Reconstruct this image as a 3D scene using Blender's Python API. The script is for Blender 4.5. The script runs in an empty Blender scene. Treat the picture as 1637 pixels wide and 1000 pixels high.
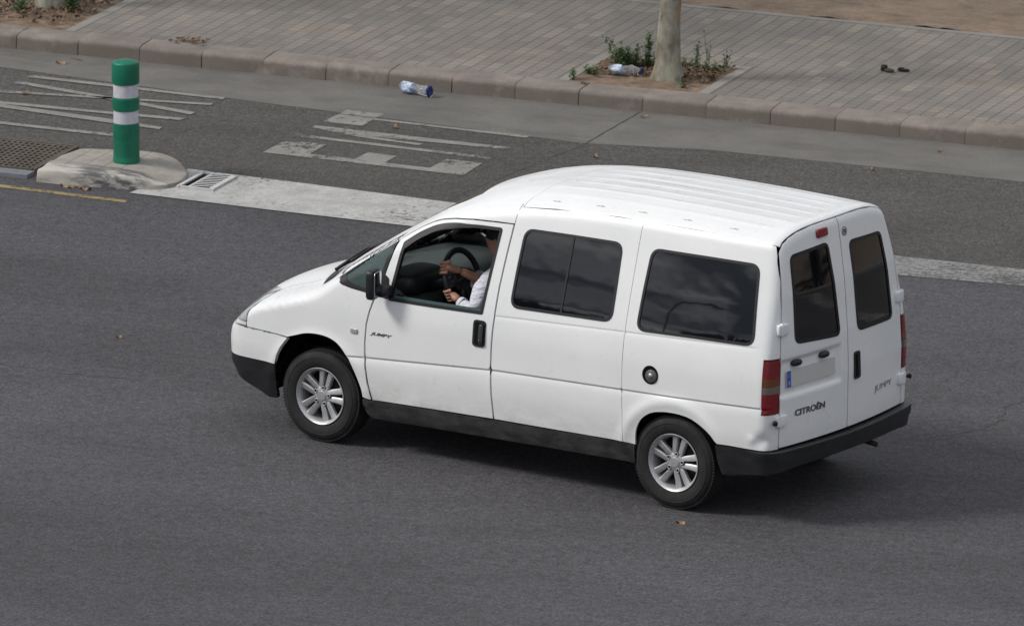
import bpy, bmesh, math, random
import numpy as np
from mathutils import Vector, Matrix, noise
from mathutils.geometry import delaunay_2d_cdt
S = bpy.context.scene
COL = S.collection
R = math.radians
random.seed(7); rng = np.random.default_rng(7)

# ------------------------------------------------------------------ camera
YAW, PIT, ROL = R(33.95), R(14.0), R(1.0)
cam_d = Vector((-math.sin(YAW)*math.cos(PIT), math.cos(YAW)*math.cos(PIT), -math.sin(PIT)))
r0 = Vector((math.cos(YAW), math.sin(YAW), 0)); u0 = r0.cross(cam_d)
cr = r0*math.cos(ROL)+u0*math.sin(ROL); cu = u0*math.cos(ROL)-r0*math.sin(ROL)
cam = bpy.data.objects.new('camera', bpy.data.cameras.new('camera')); COL.objects.link(cam)
M = Matrix((cr, cu, -cam_d)).transposed().to_4x4(); M.translation = (37.49046705, -56.37612172, 17.80893438)
cam.matrix_world = M
cam.data.sensor_width = 36; cam.data.lens = 239.3*70/1637*36
cam.data.clip_start = 1; cam.data.clip_end = 2000
cam.data.dof.use_dof = True; cam.data.dof.focus_distance = 69.0; cam.data.dof.aperture_fstop = 9.0
S.camera = cam
# ------------------------------------------------------------------ world, sun, exposure
SUN_EL, SUN_AZ = R(42), R(223)      # azimuth of the sun, counter-clockwise from +X
sun_dir = Vector((math.cos(SUN_EL)*math.cos(SUN_AZ), math.cos(SUN_EL)*math.sin(SUN_AZ), math.sin(SUN_EL)))
W = bpy.data.worlds.new('World'); S.world = W; W.use_nodes = True
nt = W.node_tree; nt.nodes.clear()
def N(t, kind, **kw):
    n = t.nodes.new(kind)
    for k, v in kw.items(): setattr(n, k, v)
    return n
out = N(nt, 'ShaderNodeOutputWorld'); bg = N(nt, 'ShaderNodeBackground'); bg.inputs['Strength'].default_value = 0.090
sky = N(nt, 'ShaderNodeTexSky'); sky.sky_type = 'NISHITA'; sky.sun_disc = False
sky.sun_elevation = SUN_EL; sky.sun_rotation = math.pi/2-SUN_AZ; sky.air_density = 1.2; sky.dust_density = 3
tc = N(nt, 'ShaderNodeTexCoord'); mp = N(nt, 'ShaderNodeMapping'); mp.inputs['Scale'].default_value = (3.0, 3.0, 15.0)
cn = N(nt, 'ShaderNodeTexNoise'); cn.inputs['Scale'].default_value = 1.7; cn.inputs['Detail'].default_value = 6; cn.inputs['Roughness'].default_value = .55
cr1 = N(nt, 'ShaderNodeValToRGB'); cr1.color_ramp.elements[0].position = .43; cr1.color_ramp.elements[1].position = .60
cr1.color_ramp.elements[0].color = (1.5, 1.8, 2.4, 1); cr1.color_ramp.elements[1].color = (14.5, 14.5, 14.6, 1)
mx = N(nt, 'ShaderNodeMix'); mx.data_type = 'RGBA'; mx.inputs[0].default_value = .9
nt.links.new(tc.outputs['Generated'], mp.inputs['Vector']); nt.links.new(mp.outputs['Vector'], cn.inputs['Vector'])
nt.links.new(cn.outputs['Fac'], cr1.inputs['Fac']); nt.links.new(sky.outputs['Color'], mx.inputs[6]); nt.links.new(cr1.outputs['Color'], mx.inputs[7])
sz = N(nt, 'ShaderNodeSeparateXYZ'); nt.links.new(tc.outputs['Generated'], sz.inputs[0])
er = N(nt, 'ShaderNodeValToRGB'); er.color_ramp.elements[0].position = .08; er.color_ramp.elements[0].color = (.62, .63, .66, 1); er.color_ramp.elements[1].position = .55; er.color_ramp.elements[1].color = (1.0, 1.0, 1.0, 1); nt.links.new(sz.outputs[2], er.inputs['Fac'])
mu = N(nt, 'ShaderNodeMix'); mu.data_type = 'RGBA'; mu.blend_type = 'MULTIPLY'; mu.inputs[0].default_value = 1; nt.links.new(mx.outputs[2], mu.inputs[6]); nt.links.new(er.outputs['Color'], mu.inputs[7])
nt.links.new(mu.outputs[2], bg.inputs['Color']); nt.links.new(bg.outputs['Background'], out.inputs['Surface'])
sl = bpy.data.lights.new('sun', 'SUN'); sl.energy = 2.15; sl.angle = R(14); sl.color = (1, .965, .92)
so = bpy.data.objects.new('sun', sl); COL.objects.link(so); so.rotation_euler = (-sun_dir).to_track_quat('-Z', 'Y').to_euler()
S.view_settings.view_transform = 'Standard'; S.view_settings.look = 'None'; S.view_settings.exposure = 0.12; S.view_settings.gamma = 1
S.render.engine = 'CYCLES'

# ------------------------------------------------------------------ helpers
def tag(o, label=None, cat=None, group=None, kind=None):
    for k, v in (('label', label), ('category', cat), ('group', group), ('kind', kind)):
        if v: o[k] = v
    return o
def empty(name, loc=(0, 0, 0), rz=0, parent=None):
    o = bpy.data.objects.new(name, None); COL.objects.link(o); o.location = loc; o.rotation_euler = (0, 0, rz); o.parent = parent
    o.empty_display_size = .1
    return o
def link(name, me, mat, parent=None):
    o = bpy.data.objects.new(name, me); COL.objects.link(o); o.parent = parent
    if mat is not None:
        for m in (mat if isinstance(mat, (list, tuple)) else [mat]): me.materials.append(m)
    return o
class MB:
    def __init__(s): s.v = []; s.f = []; s.sm = []; s.mi = []
    def add(s, vs, fs, smooth=False, mi=0):
        b = len(s.v); s.v += [tuple(v) for v in vs]
        for f in fs: s.f.append(tuple(b+i for i in f)); s.sm.append(smooth); s.mi.append(mi)
    def box(s, c, d, M=None, smooth=False, mi=0):
        vs = [Vector((c[0]+sx*d[0]/2, c[1]+sy*d[1]/2, c[2]+sz*d[2]/2)) for sx in (-1, 1) for sy in (-1, 1) for sz in (-1, 1)]
        if M: vs = [M @ v for v in vs]
        s.add(vs, [(0, 1, 3, 2), (4, 6, 7, 5), (0, 4, 5, 1), (2, 3, 7, 6), (0, 2, 6, 4), (1, 5, 7, 3)], smooth, mi)
    def rbox(s, c, d, e=.35, n=14, M=None, mi=0):      # superellipsoid block with rounded corners
        vs = []; fs = []
        sg = lambda a, p: math.copysign(abs(a)**p, a)
        for i in range(n+1):
            ph = -math.pi/2+math.pi*i/n
            for j in range(2*n):
                th = math.pi*j/n
                v = Vector((c[0]+d[0]/2*sg(math.cos(ph), e)*sg(math.cos(th), e), c[1]+d[1]/2*sg(math.cos(ph), e)*sg(math.sin(th), e), c[2]+d[2]/2*sg(math.sin(ph), e)))
                vs.append(M @ v if M else v)
        for i in range(n):
            for j in range(2*n):
                k = (j+1) % (2*n); fs.append((i*2*n+j, i*2*n+k, (i+1)*2*n+k, (i+1)*2*n+j))
        s.add(vs, fs, True, mi)
    def tube(s, pts, rad, n=10, caps=True, smooth=True, mi=0):
        pts = [Vector(p) for p in pts]; rad = rad if isinstance(rad, (list, tuple)) else [rad]*len(pts)
        vs = []; fs = []; up = None
        for i, p in enumerate(pts):
            t = (pts[min(i+1, len(pts)-1)]-pts[max(i-1, 0)]).normalized()
            a = t.orthogonal().normalized() if up is None else (up-t*up.dot(t)).normalized()
            up = a; b = t.cross(a)
            for j in range(n):
                g = 2*math.pi*j/n; vs.append(p+(a*math.cos(g)+b*math.sin(g))*rad[i])
        for i in range(len(pts)-1):
            for j in range(n):
                k = (j+1) % n; fs.append((i*n+j, i*n+k, (i+1)*n+k, (i+1)*n+j))
        if caps: fs += [tuple(range(n-1, -1, -1)), tuple((len(pts)-1)*n+j for j in range(n))]
        s.add(vs, fs, smooth, mi)
    def lathe(s, prof, n=48, M=None, smooth=True, mi=0, closed=False):   # prof: (r, h) around local Z
        vs = []; fs = []
        for r, h in prof:
            for j in range(n):
                g = 2*math.pi*j/n; v = Vector((r*math.cos(g), r*math.sin(g), h)); vs.append(M @ v if M else v)
        m = len(prof)
        for i in range(m if closed else m-1):
            for j in range(n):
                k = (j+1) % n; a = i*n; b = ((i+1) % m)*n; fs.append((a+j, a+k, b+k, b+j))
        s.add(vs, fs, smooth, mi)
    def prism(s, poly, z0, z1, M=None, smooth=False, mi=0, bev=0):
        n = len(poly); vs = [Vector((x, y, z0)) for x, y in poly]
        if bev:
            cx = sum(p[0] for p in poly)/n; cy = sum(p[1] for p in poly)/n
            def ins(p):
                d = math.hypot(p[0]-cx, p[1]-cy); k = 1-bev/max(d, bev*1.5); return (cx+(p[0]-cx)*k, cy+(p[1]-cy)*k)
            vs += [Vector((x, y, z1-bev)) for x, y in poly]; vs += [Vector((*ins(p), z1)) for p in poly]; L = 3
        else: vs += [Vector((x, y, z1)) for x, y in poly]; L = 2
        if M: vs = [M @ v for v in vs]
        fs = [tuple(range(n-1, -1, -1)), tuple((L-1)*n+i for i in range(n))]
        for l in range(L-1):
            for i in range(n): k = (i+1) % n; fs.append((l*n+i, l*n+k, (l+1)*n+k, (l+1)*n+i))
        s.add(vs, fs, smooth, mi)
    def build(s, name, mat, parent=None, autosmooth=None):
        me = bpy.data.meshes.new(name); me.from_pydata(s.v, [], s.f)
        me.polygons.foreach_set('use_smooth', s.sm); me.polygons.foreach_set('material_index', s.mi); me.update()
        bm = bmesh.new(); bm.from_mesh(me); bmesh.ops.recalc_face_normals(bm, faces=bm.faces); bm.to_mesh(me); bm.free()
        if autosmooth: me.set_sharp_from_angle(angle=R(autosmooth))
        return link(name, me, mat, parent)

# ------------------------------------------------------------------ materials
def mat(name, base, rough=.5, metal=0, spec=.5, coat=0, **kw):
    m = bpy.data.materials.new(name); m.use_nodes = True; b = m.node_tree.nodes['Principled BSDF']
    b.inputs['Base Color'].default_value = (*base, 1) if not isinstance(base, (int, float)) else (base, base, base, 1)
    b.inputs['Roughness'].default_value = rough; b.inputs['Metallic'].default_value = metal
    b.inputs['Specular IOR Level'].default_value = spec; b.inputs['Coat Weight'].default_value = coat
    for k, v in kw.items(): b.inputs[k].default_value = v
    return m
def coords(m, scale=(1, 1, 1), rot=(0, 0, 0), loc=(0, 0, 0), kind='Object'):
    t = m.node_tree; c = N(t, 'ShaderNodeTexCoord'); p = N(t, 'ShaderNodeMapping')
    p.inputs['Scale'].default_value = scale; p.inputs['Rotation'].default_value = rot; p.inputs['Location'].default_value = loc
    t.links.new(c.outputs[kind], p.inputs['Vector']); return p.outputs['Vector']
def noise_tex(m, vec, scale, detail=4, rough=.5):
    n = N(m.node_tree, 'ShaderNodeTexNoise'); n.inputs['Scale'].default_value = scale; n.inputs['Detail'].default_value = detail; n.inputs['Roughness'].default_value = rough
    m.node_tree.links.new(vec, n.inputs['Vector']); return n.outputs['Fac']
def ramp(m, fac, stops):
    r = N(m.node_tree, 'ShaderNodeValToRGB'); e = r.color_ramp.elements
    while len(e) < len(stops): e.new(.5)
    for i, (p, c) in enumerate(stops):
        e[i].position = p; e[i].color = (*c, 1) if not isinstance(c, (int, float)) else (c, c, c, 1)
    m.node_tree.links.new(fac, r.inputs['Fac']); return r.outputs['Color']
def mix(m, a, b, fac, mode='MIX'):
    n = N(m.node_tree, 'ShaderNodeMix'); n.data_type = 'RGBA'; n.blend_type = mode
    for s, v in ((0, fac), (6, a), (7, b)):
        if hasattr(v, 'links'): m.node_tree.links.new(v, n.inputs[s])
        elif s == 0: n.inputs[0].default_value = v
        else: n.inputs[s].default_value = (*v, 1) if not isinstance(v, (int, float)) else (v, v, v, 1)
    return n.outputs[2]
def bsdf(m): return m.node_tree.nodes['Principled BSDF']
def setc(m, col): m.node_tree.links.new(col, bsdf(m).inputs['Base Color'])
def bump(m, h, strength=.3, dist=.01):
    b = N(m.node_tree, 'ShaderNodeBump'); b.inputs['Strength'].default_value = strength; b.inputs['Distance'].default_value = dist
    m.node_tree.links.new(h, b.inputs['Height']); m.node_tree.links.new(b.outputs['Normal'], bsdf(m).inputs['Normal'])
def mathn(m, op, a, b=0.0):
    n = N(m.node_tree, 'ShaderNodeMath'); n.operation = op
    for i, v in enumerate((a, b)):
        if hasattr(v, 'links'): m.node_tree.links.new(v, n.inputs[i])
        else: n.inputs[i].default_value = v
    return n.outputs[0]

KANG = 13.5618
def asphalt(name, dark, light, tint, gr=1.0):
    m = mat(name, .1, .85, spec=.3)
    v = coords(m)
    vk = coords(m, (1, 1, 1), (0, 0, R(-KANG)))
    vs = N(m.node_tree, 'ShaderNodeMapping'); vs.inputs['Scale'].default_value = (.55, 1, 1); m.node_tree.links.new(vk, vs.inputs['Vector'])
    g = noise_tex(m, v, 46, 2, .8); g2 = noise_tex(m, v, 14, 3, .6); big = noise_tex(m, vs.outputs[0], .35, 4, .55); mid = noise_tex(m, vs.outputs[0], 1.9, 4, .6)
    a = ramp(m, g, [(.32, tuple(c*dark*(1-.5*gr) for c in tint)), (.5, tuple(c*(dark+light)/2 for c in tint)), (.68, tuple(c*light*(1+.8*gr) for c in tint))])
    a = mix(m, a, ramp(m, g2, [(.3, .72), (.7, 1.22)]), 1, 'MULTIPLY')
    a = mix(m, a, ramp(m, big, [(.3, .80), (.7, 1.17)]), 1, 'MULTIPLY')
    a = mix(m, a, ramp(m, mid, [(.3, .87), (.7, 1.10)]), 1, 'MULTIPLY')
    # light stone chips
    vo = N(m.node_tree, 'ShaderNodeTexVoronoi'); vo.inputs['Scale'].default_value = 26; m.node_tree.links.new(v, vo.inputs['Vector'])
    sp = ramp(m, vo.outputs['Distance'], [(.06, 1.0), (.13, 0.0)])
    pick = ramp(m, noise_tex(m, v, 5, 2), [(.52, 0.0), (.62, 1.0)])
    a = mix(m, a, (.30, .29, .27), mathn(m, 'MULTIPLY', mathn(m, 'MULTIPLY', sp, pick), .65))
    setc(m, a); bump(m, g, .5, .006)
    return m
M_ASPH = asphalt('asphalt', .059, .081, (1.01, .975, 1.06), .6)
M_ASPH2 = asphalt('lane_asphalt', .056, .083, (1.05, 1.0, .94), .7)
def concrete(name, base, var=.2, sc=6, rough=.85, grain=90, stains=None):
    m = mat(name, base, rough, spec=.3); v = coords(m)
    a = ramp(m, noise_tex(m, v, sc, 5, .6), [(.3, tuple(c*(1-var) for c in base)), (.7, tuple(c*(1+var) for c in base))])
    a = mix(m, a, ramp(m, noise_tex(m, v, grain, 2), [(.3, .88), (.7, 1.12)]), 1, 'MULTIPLY')
    if stains: a = mix(m, a, stains[0], ramp(m, noise_tex(m, coords(m, (.6, 1.6, 1), (0, 0, R(-KANG))), stains[1], 4, .6), [(.5, 0.0), (.72, stains[2])]))
    setc(m, a); bump(m, noise_tex(m, v, grain, 3), .4, .004); return m
M_GUTTER = concrete('gutter_concrete', (.150, .143, .132), .15, 2.0, stains=((.095, .09, .086), 1.3, .75))
M_KERB = concrete('kerb_stone', (.215, .188, .164), .18, 5, stains=((.15, .125, .11), 3, .6))
def kerb_dirt_shade(m):
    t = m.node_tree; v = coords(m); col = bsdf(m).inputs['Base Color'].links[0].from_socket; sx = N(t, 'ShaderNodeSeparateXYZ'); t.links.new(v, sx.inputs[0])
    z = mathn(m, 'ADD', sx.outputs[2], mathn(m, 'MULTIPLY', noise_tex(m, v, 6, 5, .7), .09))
    col = mix(m, col, (.115, .098, .085), ramp(m, z, [(.125, .72), (.165, .0)]))  # kerb face darkened in colour: grime plus the shade of its upright side
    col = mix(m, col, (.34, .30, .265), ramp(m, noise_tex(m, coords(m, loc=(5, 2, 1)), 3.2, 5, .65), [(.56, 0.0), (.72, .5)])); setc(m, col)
kerb_dirt_shade(M_KERB)
M_ISL = concrete('island_concrete', (.36, .335, .30), .12, 7, stains=((.2, .19, .175), 5, .6))
M_SAND = concrete('sand', (.235, .175, .125), .22, 2.5, grain=35, stains=((.13, .10, .075), 6, .8))
M_SOIL = concrete('soil', (.20, .145, .10), .35, 9, grain=60, stains=((.06, .045, .03), 7, .9))
def paving():
    m = mat('paving_tiles', .3, .8, spec=.3); t = m.node_tree
    v = coords(m)
    def grid(size, width, axis):
        sx = N(t, 'ShaderNodeSeparateXYZ'); t.links.new(v, sx.inputs[0])
        f = mathn(m, 'FRACT', mathn(m, 'DIVIDE', sx.outputs[axis], size)); d = mathn(m, 'ABSOLUTE', mathn(m, 'SUBTRACT', f, .5))
        return mathn(m, 'GREATER_THAN', d, .5-width/size/2)
    def cell(sx_, sy_):
        mp_ = N(t, 'ShaderNodeMapping'); mp_.inputs['Scale'].default_value = (1/sx_, 1/sy_, 1); t.links.new(v, mp_.inputs['Vector'])
        # cell centres of the joint grid
        ad = N(t, 'ShaderNodeVectorMath'); ad.operation = 'ADD'; ad.inputs[1].default_value = (0, 0, .01); t.links.new(mp_.outputs[0], ad.inputs[0])
        fl = N(t, 'ShaderNodeVectorMath'); fl.operation = 'FLOOR'; t.links.new(ad.outputs[0], fl.inputs[0])
        w = N(t, 'ShaderNodeTexWhiteNoise'); t.links.new(fl.outputs[0], w.inputs['Vector']); return w.outputs['Value']
    a = ramp(m, cell(.105, .20), [(0, (.185, .169, .152)), (.35, (.206, .188, .167)), (.75, (.222, .202, .179)), (1, (.262, .232, .194))])
    a = mix(m, a, ramp(m, cell(.42, .4), [(0, .975), (1, 1.025)]), 1, 'MULTIPLY')
    a = mix(m, a, ramp(m, noise_tex(m, coords(m, (.45, 1, 1)), .9, 4, .6), [(.3, .80), (.7, 1.15)]), 1, 'MULTIPLY')
    a = mix(m, a, (.33, .25, .18), ramp(m, noise_tex(m, coords(m, (.6, 1.3, 1), loc=(3, 1, 0)), 1.1, 4, .6), [(.56, 0.0), (.72, .45)]))
    a = mix(m, a, (.11, .10, .09), ramp(m, noise_tex(m, v, 26, 3, .7), [(.66, 0.0), (.74, .45)]))
    a = mix(m, a, ramp(m, noise_tex(m, v, 90, 2), [(.3, .9), (.7, 1.1)]), 1, 'MULTIPLY')
    j2 = grid(.10, .010, 1); j1 = grid(.105, .009, 0)
    a = mix(m, a, (.10, .092, .083), mathn(m, 'MULTIPLY', j2, .55)); a = mix(m, a, (.075, .066, .06), mathn(m, 'MULTIPLY', j1, ramp(m, noise_tex(m, v, 2.2, 3), [(.3, .55), (.65, 1.0)])))
    setc(m, a); bump(m, mathn(m, 'SUBTRACT', 1, j1), .5, .006)
    return m
M_PAVE = paving()
def roadpaint(name, base, wear_lo, wear_hi, sc=14, grime=.0):
    m = mat(name, base, .7, spec=.3); t = m.node_tree; v = coords(m)
    setc(m, mix(m, ramp(m, noise_tex(m, v, 5, 5, .65), [(.3, tuple(c*.72 for c in base)), (.62, base)]), ramp(m, noise_tex(m, v, 55, 3, .7), [(.3, .75), (.6, 1.08)]), 1, 'MULTIPLY'))
    w = mathn(m, 'ADD', mathn(m, 'MULTIPLY', noise_tex(m, v, sc, 6, .75), .6), mathn(m, 'MULTIPLY', noise_tex(m, v, 1.3, 3), .4))
    f = ramp(m, w, [(wear_lo, 0.0), (wear_hi, 1.0)])
    tr = N(t, 'ShaderNodeBsdfTransparent'); ms = N(t, 'ShaderNodeMixShader'); o = t.nodes['Material Output']
    t.links.new(f, ms.inputs[0]); t.links.new(tr.outputs[0], ms.inputs[1]); t.links.new(bsdf(m).outputs[0], ms.inputs[2]); t.links.new(ms.outputs[0], o.inputs['Surface'])
    bump(m, noise_tex(m, v, 60, 3), .4, .004)
    return m
M_PAINT = roadpaint('old_road_paint', (.27, .262, .24), .38, .48)
M_BAND = roadpaint('white_band_paint', (.46, .455, .44), .30, .45, 20)
M_BANDW = roadpaint('worn_band_paint', (.27, .27, .265), .37, .54, 22)
M_YEL = roadpaint('yellow_paint', (.33, .25, .12), .38, .5)

# ------------------------------------------------------------------ ground, in the frame of the kerb
K0 = Vector((-10.33180925, 7.45426685)); KV = Vector((.97211759, .23449391)); NV = Vector((-KV.y, KV.x))
def KF(s, t, z=0.0): p = K0+KV*s+NV*t; return Vector((p.x, p.y, z))
MK = Matrix(((KV.x, NV.x, 0, K0.x), (KV.y, NV.y, 0, K0.y), (0, 0, 1, 0), (0, 0, 0, 1)))
def sheet(name, poly, z, m, sub=None, kind='structure', thick=0.0, label=None):
    b = MB()
    if thick: b.prism(poly, z-thick, z)
    else: b.add([(x, y, z) for x, y in poly], [tuple(range(len(poly)))])
    o = b.build(name, m); o.matrix_world = MK; 
    if not thick:
        for p in o.data.polygons:
            if p.normal.z < 0: p.flip()
    if kind: tag(o, kind=kind)
    return o
def rect(a, b, c, d): return [(a, c), (b, c), (b, d), (a, d)]
sheet('ground', rect(-400, 400, -600, 600), -.02, M_SAND)
sheet('road', rect(-300, 300, -60, .1), 0, M_ASPH)
sheet('near_lane', [(-300, -3.3), (2.2, -3.45), (9.5, -3.75), (300, -3.75), (300, .1), (-300, .1)], .002, M_ASPH2)
sheet('gutter', [(-300, -.62), (0.2, -.62), (2.6, -.93), (4.1, -1.06), (5.28, -1.18), (6.2, -.99), (300, -1.0), (300, .1), (-300, .1)], .004, M_GUTTER)
# slab seam and cracks in the gutter and road
M_CRACK = mat('crack_tar', .025, .9)
def crack(pts, w, z, nm='road_crack', m=M_CRACK, seed=0, jag=.03):
    r = random.Random(seed); P = []
    for i in range(len(pts)-1):
        for k in range(8):
            f = k/8; P.append((pts[i][0]*(1-f)+pts[i+1][0]*f+r.uniform(-jag, jag), pts[i][1]*(1-f)+pts[i+1][1]*f+r.uniform(-jag, jag)))
    P.append(pts[-1]); b = MB(); n = len(P); vs = []
    for i, p in enumerate(P):
        q = P[min(i+1, n-1)]; o = P[max(i-1, 0)]; dx, dy = q[0]-o[0], q[1]-o[1]; L = math.hypot(dx, dy) or 1; ww = w*(.3+.7*r.random())*(0.35 if i in (0, n-1) else 1)
        vs += [(p[0]-dy/L*ww/2, p[1]+dx/L*ww/2, z), (p[0]+dy/L*ww/2, p[1]-dx/L*ww/2, z)]
    b.add(vs, [(2*i, 2*i+1, 2*i+3, 2*i+2) for i in range(n-1)])
    o = b.build(nm, m); o.matrix_world = MK; tag(o, kind='structure')
    for p in o.data.polygons:
        if p.normal.z < 0: p.flip()
crack([(5.31, -.02), (5.3, -.6), (5.3, -1.21)], .010, .0065, seed=2, jag=.004)
crack([(5.3, -1.21), (5.15, -2.2), (5.0, -3.3)], .007, .0045, seed=3, jag=.008, m=mat('worn_seam', (.045, .043, .04), .9))
crack([(2.6, -9.0), (3.95, -9.15), (4.52, -9.18), (5.05, -9.12)], .009, .002, seed=4)
crack([(10.7, -6.9), (10.64, -7.4), (10.72, -7.8), (10.6, -8.2), (10.2, -8.6)], .008, .002, seed=5)
# kerb stones: one kerb with open joints between 0.518 m stones
b = MB(); s0 = .655-.518*30
for i in range(90):
    a = s0+i*.518+.0018+random.uniform(-.001, .002); e = s0+(i+1)*.518-.002; dz = random.uniform(-.004, .004); dt = random.uniform(-.006, .006)
    prof = [(-.02+dt, -.05), (0+dt, .0), (.004+dt, .092+dz), (.010+dt, .106+dz), (.022+dt, .117+dz), (.042+dt, .1245+dz), (.25, .134+dz), (.25, -.05)]
    n = len(prof); xs = [a, a+.012, e-.012, e]; ins = [.0035, 0, 0, .0035]; vs = []
    for X, q in zip(xs, ins):
        vs += [(X, t+(q if t < .2 and z > 0 else 0), z-(q*.7 if z > .05 else 0)) for t, z in prof]
    fs = [tuple(range(n-1, -1, -1)), tuple(3*n+j for j in range(n))]
    for l in range(3):
        for j in range(n): k = (j+1) % n; fs.append((l*n+j, l*n+k, (l+1)*n+k, (l+1)*n+j))
    b.add(vs, fs, True)
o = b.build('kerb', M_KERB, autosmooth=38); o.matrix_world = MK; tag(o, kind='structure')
sheet('kerb_bedding', rect(-16, 33, .02, .26), .09, mat('joint_dirt', (.07, .06, .05), .9), thick=.1)
# sidewalk with two tree pits left open
PT = .13; PITS = [(4.63, 5.67, .248, 1.20), (-1.6, .44, .248, 1.50)]
b = MB()
def slab(x0, x1, y0, y1): b.box(((x0+x1)/2, (y0+y1)/2, PT-.1), (x1-x0, y1-y0, .2))
slab(-300, -1.6, .252, 3.12); slab(-1.6, .44, 1.50, 3.12); slab(.44, 4.63, .252, 3.12); slab(4.63, 5.67, 1.20, 3.12); slab(5.67, 300, .252, 3.12)
o = b.build('sidewalk', M_PAVE); o.matrix_world = MK; tag(o, kind='structure')
M_EDG = concrete('pit_edging', (.25, .235, .21), .12, 5)
b = MB()
for x0, x1, y0, y1 in PITS:
    for (a, c, d, e) in ((x0-.09, x0, y0, y1+.09), (x1, x1+.09, y0, y1+.09), (x0, x1, y1, y1+.09)): b.box(((a+c)/2, (d+e)/2, PT-.03), (c-a-.004, e-d-.004, .066))
o = b.build('tree_pit_edging', M_EDG); o.matrix_world = MK; tag(o, kind='structure')
sheet('sidewalk_border', rect(-300, 300, 3.122, 3.20), PT+.003, M_EDG, thick=.2)
# raised sandy ground beyond the sidewalk and soil in the pits
def rough_ground(name, x0, x1, y0, y1, z, amp, step, m, edge=0.0):
    b = MB(); nx = int((x1-x0)/step)+1; ny = int((y1-y0)/step)+1; vs = []
    for i in range(nx+1):
        for j in range(ny+1):
            x = x0+(x1-x0)*i/nx; y = y0+(y1-y0)*j/ny
            e_ = min(1, (min(y-y0, x-x0, x1-x, y1-y)+.0)/.10) if edge else 1
            vs.append((x, y, z+(1-e_)*edge+e_*(0)+e_*amp*noise.noise(Vector((x*2.2, y*2.2, 3)))+e_*amp*.5*noise.noise(Vector((x*9, y*9, 7)))+e_*amp*.25*noise.noise(Vector((x*25, y*25, 1)))))
    b.add(vs, [(i*(ny+1)+j, (i+1)*(ny+1)+j, (i+1)*(ny+1)+j+1, i*(ny+1)+j+1) for i in range(nx) for j in range(ny)], True)
    o = b.build(name, m); o.matrix_world = MK; tag(o, kind='structure'); return o
rough_ground('sandy_ground', -8, 18, 3.2, 9, PT+.0, .03, .05, M_SAND)
sheet('park_ground', rect(-300, 300, 8.9, 300), .10, M_SAND)
for i, p in enumerate(PITS): rough_ground('tree_pit_soil', *p, PT-.003, .030, .02, M_SOIL, .002)

# ------------------------------------------------------------------ road markings
def marks(name, polys, m, z=.006):
    b = MB()
    for P in polys: b.add([(x, y, z) for x, y in P], [tuple(range(len(P)))])
    o = b.build(name, m); o.matrix_world = MK; tag(o, kind='structure')
    for p in o.data.polygons:
        if p.normal.z < 0: p.flip()
    return o
marks('road_marking', [
 [(3.2, -2.47), (3.21, -2.02), (3.54, -2.03), (3.54, -2.37), (3.91, -2.385), (3.915, -2.14), (4.155, -2.165), (4.155, -2.405), (4.52, -2.42), (4.53, -2.10), (4.82, -2.11), (4.83, -2.54)],
 [(3.21, -1.87), (3.21, -1.80), (4.835, -1.895), (4.83, -1.97)],
 [(3.225, -1.54), (3.23, -1.47), (3.64, -1.492), (4.83, -1.54), (4.83, -1.615), (3.726, -1.641), (4.19, -1.706), (4.176, -1.765), (3.657, -1.70)],
 [(3.235, -1.335), (3.245, -1.10), (3.557, -1.11), (3.555, -1.34)], [(3.255, -1.035), (3.25, -.885), (3.558, -.892), (3.557, -1.05)], [(3.25, -1.098), (3.25, -1.05), (4.828, -1.125), (4.828, -1.195)]], M_PAINT)
marks('road_marking', [
 [(.61, -.884), (.615, -.805), (1.28, -.835), (2.26, -.89), (2.265, -.965), (1.32, -.92)],
 [(.59, -1.114), (.607, -1.033), (1.466, -1.24), (2.242, -1.459), (2.233, -1.542), (1.505, -1.334)],
 [(.2, -1.44), (.2, -1.53), (1.465, -1.31), (2.256, -1.185), (2.25, -1.115), (1.659, -1.22)],
 [(.2, -1.74), (.2, -1.83), (1.637, -1.785), (2.241, -1.753), (2.242, -1.668), (1.662, -1.708)],
 [(.2, -1.74), (.2, -1.83), (1.735, -2.052), (2.211, -2.096), (2.202, -2.023), (1.754, -1.935)],
 [(.2, -2.33), (.2, -2.41), (1.637, -2.455), (2.055, -2.46), (2.058, -2.38), (1.639, -2.375)]], M_PAINT, .008)
marks('white_band', [[(2.80, -4.09), (2.9, -3.20), (3.93, -3.28), (5.06, -3.39), (6.9, -3.49), (6.9, -4.20), (5.05, -4.20), (3.98, -4.16)]], M_BAND)
marks('worn_band', [[(6.9, -4.17), (6.9, -3.49), (8.6, -3.585), (12, -3.62), (60, -3.7), (60, -4.1), (12, -4.05), (9.7, -4.07), (8.77, -4.13)]], M_BANDW, .0045)
marks('yellow_line', [[(-20, -4.0), (1.77, -4.225), (2.87, -4.31), (2.885, -4.38), (1.82, -4.31), (-20, -4.1)]], M_YEL, .003)

# ------------------------------------------------------------------ traffic island, bollard, grates
def isl_outline(k=1.0, n=64):
    base = [(2.06, -4.035), (2.035, -3.98), (2.02, -3.72), (2.05, -3.36), (2.13, -3.26), (2.30, -3.22), (2.58, -3.16), (2.82, -3.22), (2.97, -3.38), (3.035, -3.58), (3.02, -3.78), (2.92, -3.93), (2.66, -4.0), (2.32, -4.035)]
    pts = []; m = len(base)
    for i in range(m):
        p0, p1, p2, p3 = (base[(i+j-1) % m] for j in range(4))
        for s_ in range(5):
            t = s_/5; pts.append(tuple(.5*((2*p1[c])+(-p0[c]+p2[c])*t+(2*p0[c]-5*p1[c]+4*p2[c]-p3[c])*t*t+(-p0[c]+3*p1[c]-3*p2[c]+p3[c])*t**3) for c in (0, 1)))
    cx, cy = 2.5, -3.62
    return [(cx+(x-cx)*k, cy+(y-cy)*k) for x, y in pts]
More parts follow.
